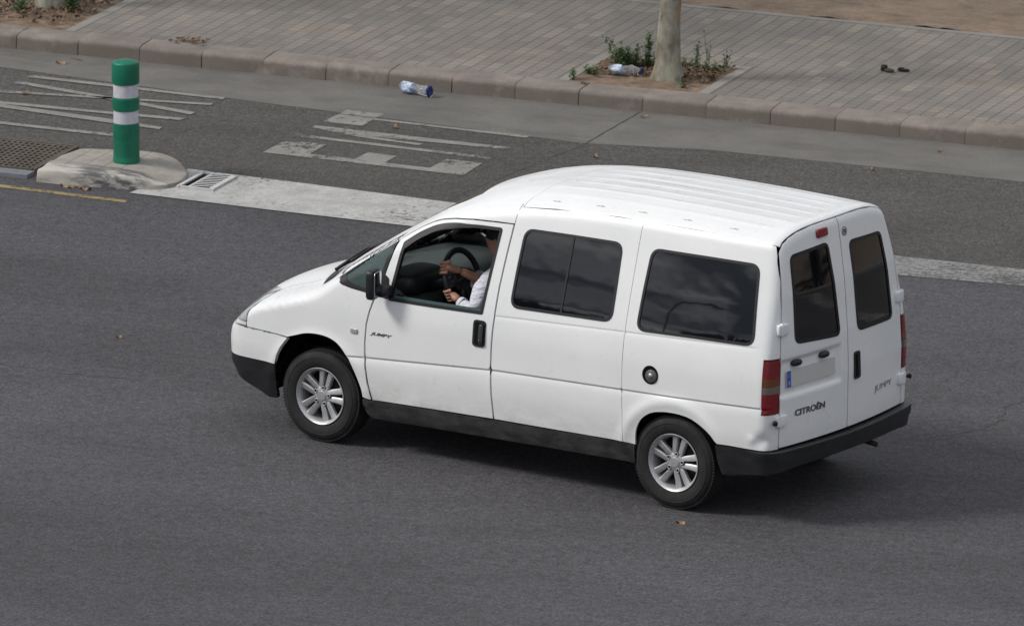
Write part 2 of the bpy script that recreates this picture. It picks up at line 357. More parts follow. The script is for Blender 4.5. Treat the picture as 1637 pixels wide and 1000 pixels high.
def isl_h(x): return .040+.066*(1-1/(1+math.exp(-(x-2.84)/.045)))
def island_mat():
    m = concrete('island_painted_concrete', (.315, .29, .255), .16, 9, stains=((.17, .155, .135), 5, .8)); t = m.node_tree
    col = bsdf(m).inputs['Base Color'].links[0].from_socket; v = coords(m)
    sx = N(t, 'ShaderNodeSeparateXYZ'); t.links.new(v, sx.inputs[0])
    # tile joints on the flat top, faded white paint and black tyre scuffs on the road-side slope
    f = mathn(m, 'FRACT', mathn(m, 'DIVIDE', sx.outputs[0], .145)); j = mathn(m, 'GREATER_THAN', mathn(m, 'ABSOLUTE', mathn(m, 'SUBTRACT', f, .5)), .472)
    top = mathn(m, 'MULTIPLY', mathn(m, 'GREATER_THAN', sx.outputs[2], .098), mathn(m, 'GREATER_THAN', sx.outputs[1], -3.84))
    col = mix(m, col, (.13, .115, .10), mathn(m, 'MULTIPLY', mathn(m, 'MULTIPLY', j, top), .75))
    low = mathn(m, 'LESS_THAN', sx.outputs[1], -3.84)
    wp = mathn(m, 'MULTIPLY', low, ramp(m, noise_tex(m, coords(m, (1, 2, 2)), 3, 5, .6), [(.40, 0.0), (.5, .85)]))
    col = mix(m, col, (.50, .475, .43), wp)
    def band(o, c, w):   # soft window around a centre
        return ramp(m, mathn(m, 'ABSOLUTE', mathn(m, 'SUBTRACT', o, c)), [(w*.55, 1.0), (w, 0.0)])
    sc = mathn(m, 'MULTIPLY', mathn(m, 'MULTIPLY', band(sx.outputs[0], 2.60, .36), band(sx.outputs[1], -3.93, .19)), ramp(m, noise_tex(m, coords(m, (2.2, 9, 9), (0, 0, R(22))), 2.6, 5, .65), [(.40, 0.0), (.56, 1.0)]))
    col = mix(m, col, (.05, .055, .07), mathn(m, 'MULTIPLY', sc, .85))
    setc(m, col); return m
b = MB()
lv = [(1.0, -.3), (1.0, .50), (.99, .80), (.972, .93), (.93, .985), (.84, 1.0), (.6, 1.0), (.3, 1.0)]
rings = [isl_outline(k) for k, z in lv]; n = len(rings[0]); vs = []
for (k, z), rg in zip(lv, rings): vs += [(x+.012*noise.noise(Vector((x*9, y*9, z*3))), y+.014*noise.noise(Vector((x*8, y*8, z*3+5))), z*isl_h(x)+.004*noise.noise(Vector((x*14, y*14, 2)))) for x, y in rg]
fs = [tuple((len(lv)-1)*n+i for i in range(n))]
for l in range(len(lv)-1):
    for i in range(n): k = (i+1) % n; fs.append((l*n+i, l*n+k, (l+1)*n+k, (l+1)*n+i))
b.add(vs, fs, True)
isl = b.build('traffic_island', island_mat(), autosmooth=50); isl.matrix_world = MK
tag(isl, 'rounded pale concrete traffic island with black tyre scuffs under the green bollard', 'traffic island')
M_GREEN = mat('bollard_green', (.004, .155, .083), .42, spec=.4); M_REFL = mat('bollard_band_white', (.52, .52, .58), .45)
v_ = coords(M_GREEN); setc(M_GREEN, mix(M_GREEN, ramp(M_GREEN, noise_tex(M_GREEN, v_, 7, 4), [(.3, (.004, .115, .062)), (.7, (.008, .175, .105))]), (.09, .12, .10), ramp(M_GREEN, noise_tex(M_GREEN, coords(M_GREEN, (1, 1, .35)), 24, 5, .7), [(.58, 0.0), (.74, .7)])))
setc(M_REFL, mix(M_REFL, ramp(M_REFL, noise_tex(M_REFL, coords(M_REFL), 25, 3), [(.3, (.44, .44, .5)), (.7, (.56, .56, .62))]), .9, .12))
bo = empty('bollard', KF(2.560, -3.575, .104)); bo.rotation_euler = (0, R(-1.4), 0); bo.scale = (1, 1, 1.05)
tag(bo, 'green cylindrical road bollard with two white reflective bands on the concrete island', 'bollard')
b = MB(); b.lathe([(.0, 0), (.099, 0), (.101, .03), (.097, .04), (.0975, .05), (.0975, .280), (.088, .283)], 40); b.lathe([(.088, .27), (.088, .66)], 40)
b.lathe([(.092, .378), (.101, .382), (.1015, .464), (.092, .468)], 40)
b.lathe([(.088, .566), (.1015, .570), (.103, .60), (.103, .708), (.101, .716), (.094, .722), (.05, .735), (.008, .737), (.006, .731), (.0, .731)], 40)
b.build('post', M_GREEN, bo, 40)
for z0, z1 in ((.283, .378), (.468, .566)):
    b = MB(); b.lathe([(.086, z0), (.0925, z0+.004), (.0925, z1-.004), (.086, z1)], 40); b.build('reflective_band', M_REFL, bo, 40)
M_IRON = mat('cast_iron', (.07, .065, .06), .7, metal=.3); M_IRONP = concrete('painted_iron', (.50, .50, .49), .12, 20); M_BLK = mat('void_black', .006, .95, spec=.1)
# large steel grate on the left, level with the road
gr = empty('floor_grate'); gr.matrix_world = MK; tag(gr, 'rusty steel floor grate with a square mesh beside the traffic island', 'grate')
b = MB(); b.box((.95, -3.39, .0045), (1.9, .80, .003)); b.build('pit_floor', M_BLK, gr)
b = MB(); M_RUST = concrete('rusty_steel', (.115, .10, .08), .25, 9)
for i in range(41): b.box((.02+i*.0465, -3.39, .021), (.014, .80, .024))
b.build('mesh_bars', M_RUST, gr)
b = MB()
for i in range(12): b.box((.95, -3.775+i*.07, .0195), (1.9, .020, .024))
b.build('cross_bars', M_RUST, gr)
b = MB(); 
for y in (-3.80, -2.975): b.box((.95, y, .02), (1.92, .02, .034))
b.box((1.912, -3.39, .0195), (.024, .84, .035)); b.build('frame', M_RUST, gr)
kp = sheet('drain_kerb', rect(-3, 1.93, -3.975, -3.83), .028, concrete('blue_grey_painted_kerb', (.185, .193, .215), .2, 6), thick=.05)
dg = empty('drain_grate'); dg.matrix_world = MK; tag(dg, 'small white painted drain grate set in the white road band', 'drain grate')
def skew(pts, z0, z1, b, mi=0): b.prism(pts, z0, z1, mi=mi)
b = MB(); skew([(3.06, -3.80), (3.06, -3.30), (3.30, -3.30), (3.34, -3.77)], .0075, .0095, b); b.build('pit_floor', M_BLK, dg)
b = MB()
for x0, x1, y0, y1 in ((3.07, 3.345, -3.80, -3.775), (3.07, 3.31, -3.33, -3.305), (3.05, 3.078, -3.80, -3.305), (3.135, 3.155, -3.775, -3.33), (3.30, 3.34, -3.775, -3.33)): b.box(((x0+x1)/2, (y0+y1)/2, .012), (x1-x0, y1-y0, .020))
b.build('frame', M_IRONP, dg)
b = MB()
for i in range(8): y = -3.75+i*.056; b.add([(3.155, y, .020), (3.30, y+.03, .020), (3.30, y+.056, .020), (3.155, y+.026, .020)], [(0, 1, 2, 3)])
b.build('bars', M_IRONP, dg)

# ================================================================== THE VAN (front at -X, driver's side at -Y)
_tx = np.arange(-2.8, 2.8, .005)
def table(pts, sig=.02):
    p = np.array(pts); y = np.interp(_tx, p[:, 0], p[:, 1]); k = np.exp(-.5*(np.arange(-60, 61)*.005/sig)**2); k /= k.sum()
    y = np.convolve(np.pad(y, 60, 'edge'), k, 'valid'); return lambda x: np.interp(x, _tx, y)
H_ = table([(-2.45, .70), (-2.30, .80), (-2.2, .865), (-2.1, .918), (-2.0, .957), (-1.85, 1.005), (-1.7, 1.052), (-1.6, 1.088), (-1.38, 1.252), (-1.08, 1.447), (-.68, 1.690), (-.50, 1.776), (-.33, 1.830), (-.15, 1.868), (.1, 1.902), (.4, 1.923), (.8, 1.934), (1.3, 1.935), (1.8, 1.927), (2.3, 1.915)], .035)
CR_ = table([(-1.7, .035), (-1.3, .03), (-.6, .045), (0, .095), (2.5, .10)], .1)
CP_ = table([(-1.7, 2.2), (-.6, 2.4), (0, 4)], .1)
KT_ = table([(-2.3, .055), (-1.5, .05), (-.5, .085), (0, .06), (2.5, .045)], .1)
TP_ = table([(-2.3, .955), (-2.0, .985), (-1.7, .995), (-1.3, 1), (1.3, 1), (1.8, .99), (2.2, .965)], .06)
def WB_(z): return np.interp(z, _wz, _wv)
_wz = np.arange(0, 2.4, .005)
_w = np.interp(_wz, [.15, .25, .33, .42, .50, .60, .72, .95, 1.07, 1.2, 1.4, 1.6, 1.75, 1.9, 2.4], [.82, .865, .877, .884, .890, .8965, .8955, .889, .872, .842, .787, .728, .682, .632, .46])
_k = np.exp(-.5*(np.arange(-40, 41)*.005/.035)**2); _k /= _k.sum(); _wv = np.convolve(np.pad(_w, 40, 'edge'), _k, 'valid')
CM_ = table([(-1.4, .622), (-1.13, .64), (0, .722), (1.02, .752), (2.3, .79)], .05)
CB_ = table([(-.1, 1.08), (0, 1.085), (1, 1.132), (2.3, 1.185)], .05)
sig = lambda t: 1/(1+np.exp(-np.clip(t, -40, 40)))
def smax(a, b, k): h = np.maximum(k-np.abs(a-b), 0)/k; return np.maximum(a, b)+h*h*k*.25
def gz(x, c, w): return np.exp(-((x-c)/w)**2)
DENT = [True]
def fld(P):
    x, y, z = P[:, 0], P[:, 1], P[:, 2]; ay = np.abs(y)
    w = WB_(z)*TP_(x)
    dz = CM_(x)-z; w = w-.011*sig(dz/.0012)*np.exp(-np.maximum(dz, 0)/.022)*sig((x+1.22)/.05)
    dz = CB_(x)-z; w = w-.0045*sig(dz/.0012)*np.exp(-np.maximum(dz, 0)/.016)*sig((x+.035)/.003)*(1-sig((x-2.0)/.02))
    for cx in (-1.412, 1.412):
        r = np.hypot(x-cx, (z-.33)*1.02); w = w+.012*np.exp(-((r-.40)/.045)**2)*(z > .3)
    if DENT[0]: w = w-(y < 0)*(.024*gz(x, 2.09, .05)*gz(z, .565, .045)+.012*gz(x, 2.15, .03)*gz(z, .62, .03)-.009*gz(x, 2.02, .03)*gz(z, .57, .03)) - (y < 0)*.0015*gz(x, .62, .04)*gz(z, .88, .03)
    fs = ay-w
    T = H_(x-.12*(ay/.75)**2)-CR_(x)*(ay/.66)**CP_(x)
    rib = sum(np.exp(-((ay-c)/.022)**2) for c in (.075, .215, .355, .49))
    T = T+.0042*rib*sig((x-.22)/.05)*sig((1.93-x)/.03)-.003*sig((x-.2)/.04)*sig((1.95-x)/.03)*sig((.55-ay)/.02)
    ft = (z-T)*np.where((x < -.3) & (x > -1.7), .86, 1)
    rr = np.interp(z, [.2, .5, .9, 1.15, 1.5, 1.9, 2.2], [2.19, 2.198, 2.198, 2.185, 2.15, 2.085, 2.03])-.055*(ay/.74)**2
    # recess for the number plate in the left rear door
    px = sig((y+.735)/.006)*sig((-.085-y)/.006); pz = sig((z-.842)/.006)*sig((1.075+.0-z)/.006)
    if DENT[0]: rr = rr-.022*px*pz
    fr = x-rr
    ff = -x-(np.interp(z, [.15, .3, .45, .58, .68, .72, .8, .9, 1.1], [2.18, 2.25, 2.275, 2.28, 2.275, 2.262, 2.25, 2.215, 2.0])-.055*(ay/.7)**2)
    f = smax(fs, ft, KT_(x)); f = smax(f, fr, .075+.0*x); return smax(f, ff, .15)
def solve(O, D, t1=1.6):
    a = np.zeros(len(O)); b = np.full(len(O), t1)
    for _ in range(34):
        m = (a+b)/2; v = fld(O+D*m[:, None]) < 0; a = np.where(v, m, a); b = np.where(v, b, m)
    P = O+D*((a+b)/2)[:, None]; e = 1e-3; n = np.stack([fld(P+e*np.eye(3)[i])-fld(P-e*np.eye(3)[i]) for i in range(3)], 1)
    return P, n/np.linalg.norm(n, axis=1, keepdims=True)
XR, XF, Y0, RA = 2.02, -1.85, .50, .30
def z1f(x): return np.minimum(H_(x-.12)-CR_(x), 1.86)-.10
BTOP = lambda x: z1f(np.asarray(x, float))+.12*math.pi/2
def m_side(AB):
    a, b = AB[:, 0], AB[:, 1]; x = np.clip(a, XF, XR)
    z1 = z1f(x); ph = np.clip((b-z1)/.12, 0, math.pi/2)
    x = x+np.maximum(a-XR, 0)*ph/(math.pi/2)
    th = np.clip(np.where(a > XR, (a-x)/RA, np.where(a < XF, (a-XF)/RA, 0)), -math.pi/2, math.pi/2)
    ext = np.maximum(np.abs(np.where(a > XR, a-x, np.where(a < XF, a-XF, 0)))-RA*math.pi/2, 0); ext2 = np.maximum(b-z1-.12*math.pi/2, 0)
    O = np.stack([x, np.minimum(-Y0+ext+ext2, 0), np.minimum(b, z1)], 1)
    D = np.stack([np.sin(th)*np.cos(ph), -np.cos(th)*np.cos(ph), np.sin(ph)], 1)
    return solve(O, D)
def m_top(AB):
    O = np.stack([AB[:, 0], AB[:, 1], np.full(len(AB), .55)], 1); return solve(O, np.tile([0., 0, 1], (len(AB), 1)), 1.6)
def m_rear(AB):
    O = np.stack([np.full(len(AB), 1.4), AB[:, 0], AB[:, 1]], 1); return solve(O, np.tile([1., 0, 0], (len(AB), 1)), 1.2)
def a_for_y(z, y):        # side parameter a on the rear corner at which the body reaches half width y
    lo, hi = XR, XR+RA*math.pi/2
    for _ in range(30):
        m = (lo+hi)/2; P, _n = m_side(np.array([[m, z]]))
        if -P[0, 1] > y: lo = m
        else: hi = m
    return (lo+hi)/2
def dens(poly, step):
    o = []; n = len(poly)
    for i in range(n):
        p, q = poly[i], poly[(i+1) % n]; m = max(1, int(math.hypot(q[0]-p[0], q[1]-p[1])/step))
        o += [(p[0]+(q[0]-p[0])*k/m, p[1]+(q[1]-p[1])*k/m) for k in range(m)]
    return o
def rnd(poly, r, n=6):
    o = []; m = len(poly); rs = r if isinstance(r, (list, tuple)) else [r]*m
    for i in range(m):
        p0, p, p2 = (np.array(poly[(i+k) % m], float) for k in (-1, 0, 1)); d0 = p0-p; d2 = p2-p; l0 = np.linalg.norm(d0); l2 = np.linalg.norm(d2)
        rr = min(rs[i], l0*.45, l2*.45)
        if rr < 1e-4: o.append(tuple(p)); continue
        A = p+d0/l0*rr; B = p+d2/l2*rr
        for k in range(n+1): t = k/n; q = A*(1-t)**2+p*2*t*(1-t)+B*t*t; o.append((float(q[0]), float(q[1])))
    return o
def inset(poly, d):       # shrink (d > 0) a roughly convex outline
    P = np.array(poly, float); n = len(P); ar = sum(P[i][0]*P[(i+1) % n][1]-P[(i+1) % n][0]*P[i][1] for i in range(n)); s = 1 if ar > 0 else -1; o = []
    for i in range(n):
        a = P[i]-P[i-1]; b = P[(i+1) % n]-P[i]; na = np.array([-a[1], a[0]])/(np.hypot(*a)+1e-9); nb = np.array([-b[1], b[0]])/(np.hypot(*b)+1e-9)
        m = na+nb; m = m/max(m@m/2, .4); o.append(tuple(P[i]+s*d*m))
    return o
def pip(P, poly):
    x, y = P[:, 0], P[:, 1]; ins = np.zeros(len(P), bool); n = len(poly)
    for i in range(n):
        x1, y1 = poly[i]; x2, y2 = poly[(i+1) % n]
        if y1 == y2: continue
        c = ((y1 > y) != (y2 > y)) & (x < (x2-x1)*(y-y1)/(y2-y1)+x1); ins ^= c
    return ins
def bdist(P, loops):
    d = np.full(len(P), 9.)
    for L in loops:
        Q = np.array(L)
        for i in range(0, len(P), 4000): d[i:i+4000] = np.minimum(d[i:i+4000], np.sqrt(((P[i:i+4000, None]-Q[None])**2).sum(-1)).min(1))
    return d
def panel(name, mp_, poly, m, parent, holes=(), step=.022, off=0., depth=.014, mirror=False, lines=(), gap=.0022, both=False):
    poly = inset(poly, gap) if gap else list(poly)
    loops = [dens(poly, step)]+[dens(h, step) for h in holes]
    A = np.array(loops[0]); x0, y0 = A.min(0); x1, y1 = A.max(0)
    gx, gy = np.meshgrid(np.arange(x0, x1, step), np.arange(y0, y1, step)); gx = gx+(np.arange(gx.shape[0])%2*.5*step)[:, None]
    G = np.stack([gx.ravel(), gy.ravel()], 1); k = pip(G, loops[0])
    for h in loops[1:]: k &= ~pip(G, h)
    G = G[k]
    extra = []
    for fn, offs in lines:
        for o_ in offs:
            X = np.arange(x0, x1, step*.7); Y = fn(X)+o_; L = np.stack([X, Y], 1); kk = pip(L, loops[0])
            for h in loops[1:]: kk &= ~pip(L, h)
            extra.append(L[kk])
    if extra:
        E_ = np.concatenate(extra)
        if len(E_): E_ = E_[bdist(E_, loops) > step*.3]; G = G[bdist(G, [E_]) > .008] if len(E_) else G
    G = G[bdist(G, loops) > step*.5]
    if extra and len(E_): G = np.concatenate([G, E_])
    vs = []; es = []
    for L in loops:
        s = len(vs); vs += L; es += [(s+i, s+(i+1) % len(L)) for i in range(len(L))]
    nb = len(vs); vs += [tuple(g) for g in G]
    ov, oe, of, *_ = delaunay_2d_cdt([Vector((float(a), float(b))) for a, b in vs], es, [], 0, 1e-6)
    V = np.array([(v.x, v.y) for v in ov]); F = np.array([tuple(f) for f in of if len(f) == 3])
    C = V[F].mean(1); k = pip(C, loops[0])
    for h in loops[1:]: k &= ~pip(C, h)
    F = F[k]
    # drop slivers on straight edges
    u = V[F[:, 1]]-V[F[:, 0]]; w = V[F[:, 2]]-V[F[:, 0]]; ar = u[:, 0]*w[:, 1]-u[:, 1]*w[:, 0]; F = F[np.abs(ar) > 1e-9]
    P, Nn = mp_(V)
    offv = off(V) if callable(off) else off
    P = P+Nn*(offv[:, None] if callable(off) else offv)
    fn = np.cross(P[F[:, 1]]-P[F[:, 0]], P[F[:, 2]]-P[F[:, 0]]); flip = (fn*Nn[F[:, 0]]).sum(1) < 0; F[flip] = F[flip][:, ::-1]
    # open border edges
    ec = {}
    for f in F:
        for i in range(3):
            e = (int(f[i]), int(f[(i+1) % 3])); ec[tuple(sorted(e))] = None if tuple(sorted(e)) in ec else e
    be = [e for e in ec.values() if e]
    NV_ = [tuple(p) for p in P]; NN = [tuple(n) for n in Nn]; FF = [tuple(int(i) for i in f) for f in F]
    if depth:
        idx = {}
        acc = {}
        if both: be = [e for e in be if abs(P[e[0]][1]) > 2e-3 or abs(P[e[1]][1]) > 2e-3]
        for a, b in be:
            t = P[b]-P[a]; q = np.cross(t, Nn[a]); q = q/(np.linalg.norm(q)+1e-12)
            for v in (a, b): acc[v] = acc.get(v, 0)+q
        for v, q in acc.items():
            q = q/(np.linalg.norm(q)+1e-12); idx[v] = len(NV_); NV_ += [tuple(P[v]), tuple(P[v]-Nn[v]*depth)]; NN += [tuple(q), tuple(q)]
        for a, b in be: FF.append((idx[b], idx[a], idx[a]+1, idx[b]+1))
    if depth and both: pass
    if both:
        n0 = len(NV_); NV_ += [(x, -y, z) for x, y, z in NV_]; NN += [(x, -y, z) for x, y, z in NN]; FF += [tuple(i+n0 for i in f[::-1]) for f in FF]
    if mirror:
        NV_ = [(x, -y, z) for x, y, z in NV_]; NN = [(x, -y, z) for x, y, z in NN]; FF = [f[::-1] for f in FF]
    me = bpy.data.meshes.new(name); me.from_pydata(NV_, [], FF); me.polygons.foreach_set('use_smooth', [True]*len(FF)); me.update()
    me.normals_split_custom_set_from_vertices(NN)
    return link(name, me, m, parent)
def edge3d(mp_, pts, step=.03):
    o = []
    for i in range(len(pts)-1):
        p, q = pts[i], pts[i+1]; k = max(1, int(math.hypot(q[0]-p[0], q[1]-p[1])/step)); o += [(p[0]+(q[0]-p[0])*j/k, p[1]+(q[1]-p[1])*j/k) for j in range(k)]
    o.append(pts[-1]); return mp_(np.array(o, float))[0]

# ---- van materials
def paint_mat():
    m = mat('white_van_paint', (.80, .81, .81), .32, coat=.35); bsdf(m).inputs['Coat Roughness'].default_value = .08
    v = coords(m); sx = N(m.node_tree, 'ShaderNodeSeparateXYZ'); m.node_tree.links.new(v, sx.inputs[0])
    a = ramp(m, noise_tex(m, v, 2.2, 5, .6), [(.3, (.765, .78, .785)), (.7, (.82, .825, .82))])
    low = ramp(m, sx.outputs[2], [(.34, 1.0), (.62, .0)])
    dirt = mathn(m, 'MULTIPLY', low, ramp(m, noise_tex(m, coords(m, (1, 1, 2.2)), 5, 6, .7), [(.30, 0.0), (.72, .75)]))
    a = mix(m, a, (.44, .42, .385), dirt)
    a = mix(m, a, (.35, .30, .25), ramp(m, noise_tex(m, coords(m, (1, 1, .5), loc=(4, 2, 1)), 30, 4, .7), [(.70, 0.0), (.80, .45)]))
    setc(m, a); setr = ramp(m, noise_tex(m, v, 8, 4), [(.3, .26), (.7, .42)]); m.node_tree.links.new(setr, bsdf(m).inputs['Roughness'])
    return m
M_PNT = paint_mat()
def plastic(name, base, rough, dust=.5, dustc=(.11, .105, .10)):
    m = mat(name, base, rough, spec=.4); v = coords(m)
    a = mix(m, base, dustc, ramp(m, noise_tex(m, coords(m, (1, 1, 2.5)), 6, 6, .7), [(.4, 0.0), (.75, dust)]))
    setc(m, a); return m
M_BLKP = plastic('black_bumper_plastic', (.012, .013, .015), .42, .16)
M_SILL = plastic('dusty_sill_plastic', (.018, .018, .019), .55, .55)
M_RUB = mat('window_rubber', (.009, .0085, .011), .5)
M_DARK = mat('dark_cavity', (.008, .008, .008), .9, spec=.1)
M_TRIM = mat('dark_interior_trim', (.016, .017, .018), .7)
M_DASH = mat('grey_dashboard', (.115, .125, .132), .62); M_DASHB = mat('dark_dashboard', (.012, .013, .015), .5)
M_SEAT = mat('dark_seat_fabric', (.02, .021, .026), .9)
def dark_glass(name, c, rough):
    m = mat(name, c, rough, spec=.5, IOR=1.72); v = coords(m, (1, 1, 1.5)); bump(m, noise_tex(m, v, 2.6, 2), .06, .02)
    setc(m, mix(m, c, (.018, .018, .018), ramp(m, noise_tex(m, coords(m, (1, 1, .4)), 6, 5, .7), [(.5, 0.0), (.8, .25)]))); return m
M_TINT = dark_glass('tinted_window_glass', (.004, .005, .007), .03)
def clear_glass(name, tint, amt):
    m = bpy.data.materials.new(name); m.use_nodes = True; t = m.node_tree; t.nodes.clear(); o = N(t, 'ShaderNodeOutputMaterial'); ms = N(t, 'ShaderNodeMixShader'); tr = N(t, 'ShaderNodeBsdfTransparent'); gl = N(t, 'ShaderNodeBsdfGlossy'); fr = N(t, 'ShaderNodeFresnel')
    tr.inputs['Color'].default_value = (*tint, 1); gl.inputs['Roughness'].default_value = .02; fr.inputs['IOR'].default_value = amt
    t.links.new(fr.outputs[0], ms.inputs[0]); t.links.new(tr.outputs[0], ms.inputs[1]); t.links.new(gl.outputs[0], ms.inputs[2]); t.links.new(ms.outputs[0], o.inputs['Surface']); return m
M_GLS = clear_glass('clear_green_glass', (.72, .80, .76), 1.5); M_GLQ = clear_glass('quarter_glass', (.55, .66, .62), 1.8)
_t = M_GLQ.node_tree; _d = N(_t, 'ShaderNodeBsdfDiffuse'); _d.inputs['Color'].default_value = (.16, .23, .22, 1); _m = N(_t, 'ShaderNodeMixShader'); _m.inputs[0].default_value = .38  # green diffuse mixed in stands for the sky this pane reflects
_o = [n for n in _t.nodes if n.type == 'OUTPUT_MATERIAL'][0]; _src = _o.inputs['Surface'].links[0].from_socket; _t.links.new(_src, _m.inputs[1]); _t.links.new(_d.outputs[0], _m.inputs[2]); _t.links.new(_m.outputs[0], _o.inputs['Surface'])
M_GLE = mat('glass_edge_green', (.06, .11, .11), .15)
M_CHR = mat('chrome', (.62, .62, .63), .15, metal=1)
def alloy():
    m = mat('silver_alloy', (.50, .505, .515), .42, metal=.55); v = coords(m)
    a = mix(m, ramp(m, noise_tex(m, v, 9, 5, .6), [(.3, (.42, .425, .435)), (.7, (.53, .535, .545))]), (.10, .09, .08), ramp(m, noise_tex(m, v, 22, 5, .7), [(.55, 0.0), (.78, .55)]))
    setc(m, a); return m
M_ALLOY = alloy()
def rubber():
    m = mat('tyre_rubber', (.022, .021, .020), .78, spec=.3); v = coords(m)
    setc(m, mix(m, (.018, .018, .0185), (.052, .049, .046), ramp(m, noise_tex(m, v, 7, 6, .65), [(.42, 0.0), (.75, .6)]))); return m
M_TYRE = rubber()

van = empty('van'); tag(van, 'white passenger van with dark tinted windows driving across the road', 'van')
def bz(x, z):             # side parameter b at which the surface reaches height z
    x = np.atleast_1d(np.asarray(x, float)); z = np.atleast_1d(np.asarray(z, float)); xc = np.clip(x, XF, XR)
    lo, hi = z-.15, BTOP(xc)
    for _ in range(20):
        m = (lo+hi)/2; P, _n = m_side(np.stack([x, m], 1)); u = P[:, 2] < z; lo = np.where(u, m, lo); hi = np.where(u, hi, m)
    return np.where(z < z1f(xc)-.01, z, (lo+hi)/2)
def fz(poly, step=.06, closed=True):
    D_ = dens(poly, step)
    if not closed: D_ = D_[:len(D_)-max(1, int(math.hypot(poly[0][0]-poly[-1][0], poly[0][1]-poly[-1][1])/step))+1]
    X = np.array(D_); B = bz(X[:, 0], X[:, 1]); return [(float(a), float(c)) for a, c in zip(X[:, 0], B)]
# ---- outlines in side view (x along the van, z up)
zpil = lambda x: float(BTOP(x))
def crom(p, k=4):
    o = []; m = len(p)
    for i in range(m-1):
        p0, p1, p2, p3 = p[max(i-1, 0)], p[i], p[i+1], p[min(i+2, m-1)]
        for s_ in range(k):
            t = s_/k; o.append(tuple(.5*((2*p1[c])+(-p0[c]+p2[c])*t+(2*p0[c]-5*p1[c]+4*p2[c]-p3[c])*t*t+(-p0[c]+3*p1[c]-3*p2[c]+p3[c])*t**3) for c in (0, 1)))
    return o+[p[-1]]
ARCH_F = [(-1.765, .49), (-1.735, .575), (-1.69, .64), (-1.60, .713), (-1.52, .738), (-1.42, .748), (-1.32, .737), (-1.24, .70), (-1.165, .62), (-1.11, .52), (-1.07, .43), (-1.057, .37)]
ARCH_R = [(1.122, .395), (1.124, .47), (1.145, .535), (1.185, .59), (1.25, .632), (1.34, .652), (1.45, .655), (1.55, .64), (1.63, .605), (1.70, .56), (1.745, .515)]
DENT[0] = False
DOOR = fz([(-.868, 1.452), (-.795, 1.505), (-.71, 1.557), (-.63, 1.598), (-.556, 1.625), (-.45, 1.647), (-.308, 1.663), (-.15, 1.672), (.012, 1.678), (-.004, 1.48), (-.018, 1.281), (-.024, 1.05), (-.03, .85), (-.03, .72), (-.022, .55), (-.006, .388), (-.5, .376), (-.975, .362), (-1.008, .48), (-1.03, .60), (-1.035, .75), (-1.028, .87), (-1.008, .96), (-.975, 1.06), (-.955, 1.083), (-.918, 1.23)])
WIN_D = fz(rnd([(-.818, 1.437), (-.717, 1.514), (-.604, 1.575), (-.52, 1.603), (-.434, 1.618), (-.25, 1.633), (-.068, 1.640), (-.115, 1.081), (-.505, 1.069), (-.868, 1.062)], [.01, .05, .05, .04, .04, .04, .02, .01, .02, .02]))
QG = [(-1.316, 1.128), (-1.22, 1.198), (-1.13, 1.264), (-1.0, 1.352), (-.876, 1.438), (-.925, 1.232), (-.962, 1.090), (-1.06, 1.092), (-1.176, 1.104)]
WIN_1 = rnd([(.112, 1.664), (.50, 1.674), (.878, 1.680), (.888, 1.42), (.893, 1.178), (.50, 1.168), (.094, 1.157), (.10, 1.40)], [.07, 0, .07, 0, .07, 0, .07, 0])
WIN_2 = rnd([(1.108, 1.680), (1.52, 1.686), (1.935, 1.690), (1.962, 1.42), (1.988, 1.183), (1.52, 1.171), (1.090, 1.156), (1.096, 1.40)], [.07, 0, .07, 0, .07, 0, .07, 0])
gut = lambda x: z1f(x)+.12*.62                       # roof gutter height
DY = lambda z: float(np.interp(z, [.45, .9, 1.2, 1.5, 1.88], [.745, .745, .725, .685, .63]))      # rear door edge half width
FEND_TOP = [(-1.38, zpil(-1.38)-.06), (-1.5, zpil(-1.5)-.075), (-1.65, zpil(-1.65)-.08), (-1.8, zpil(-1.8)-.08), (-1.92, zpil(-1.85)-.085), (-1.972, zpil(-1.85)-.10)]
FENDER = [(-1.972, .705), (-1.80, .698), (-1.668, .690)]+crom([(-1.668, .690)]+ARCH_F[3:])[1:]+[(-.983, .362), (-1.016, .48), (-1.038, .60), (-1.043, .75), (-1.036, .87), (-1.016, .96), (-.985, 1.06), (-.972, 1.083), (-1.06, 1.085), (-1.176, 1.095), (-1.326, 1.121)]+FEND_TOP
PILTOP = [(-1.38, zpil(-1.38)-.06), (-1.2, zpil(-1.2)-.02), (-1.0, zpil(-1.0)-.012), (-.8, zpil(-.8)-.01), (-.6, zpil(-.6)-.01), (-.42, zpil(-.42)-.02)]
xs_head = -.36
PILTOP = PILTOP[:-1]+[(-.48, zpil(-.48)-.0), (-.42, zpil(-.42)+.06), (-.455, zpil(-.455)+.25), (-.50, zpil(-.5)+Y0+.02)]
HEADER = fz([(-1.326, 1.125), (-1.22, 1.205), (-1.13, 1.272), (-1.0, 1.360), (-.872, 1.448), (-.86, 1.462), (-.795, 1.51), (-.71, 1.562), (-.63, 1.603), (-.556, 1.630), (-.45, 1.652), (-.308, 1.668), (-.15, 1.677), (.017, 1.683)], closed=False)+[(.03, 1.78), (.045, float(gut(.045))), (.07, zpil(.07)-.03), (.085, zpil(.085)), (.10, zpil(.1)+.25), (.10, zpil(.1)+Y0+.02)]+PILTOP[::-1]
FRONT_P = [(.021, 1.685), (.034, 1.78), (.048, float(gut(.048))), (.5, float(gut(.5))), (1.0, float(gut(1.0))), (1.003, 1.45), (1.005, 1.15), (1.012, .752), (1.03, .402), (.5, .394), (.002, .388), (-.014, .55), (-.022, .72), (-.022, .85), (-.016, 1.05), (-.010, 1.281), (.004, 1.48)]
zr = [1.84, 1.78, 1.6, 1.4, 1.2, 1.118]
TAIL_TOP, TAIL_BOT = 1.10, .745
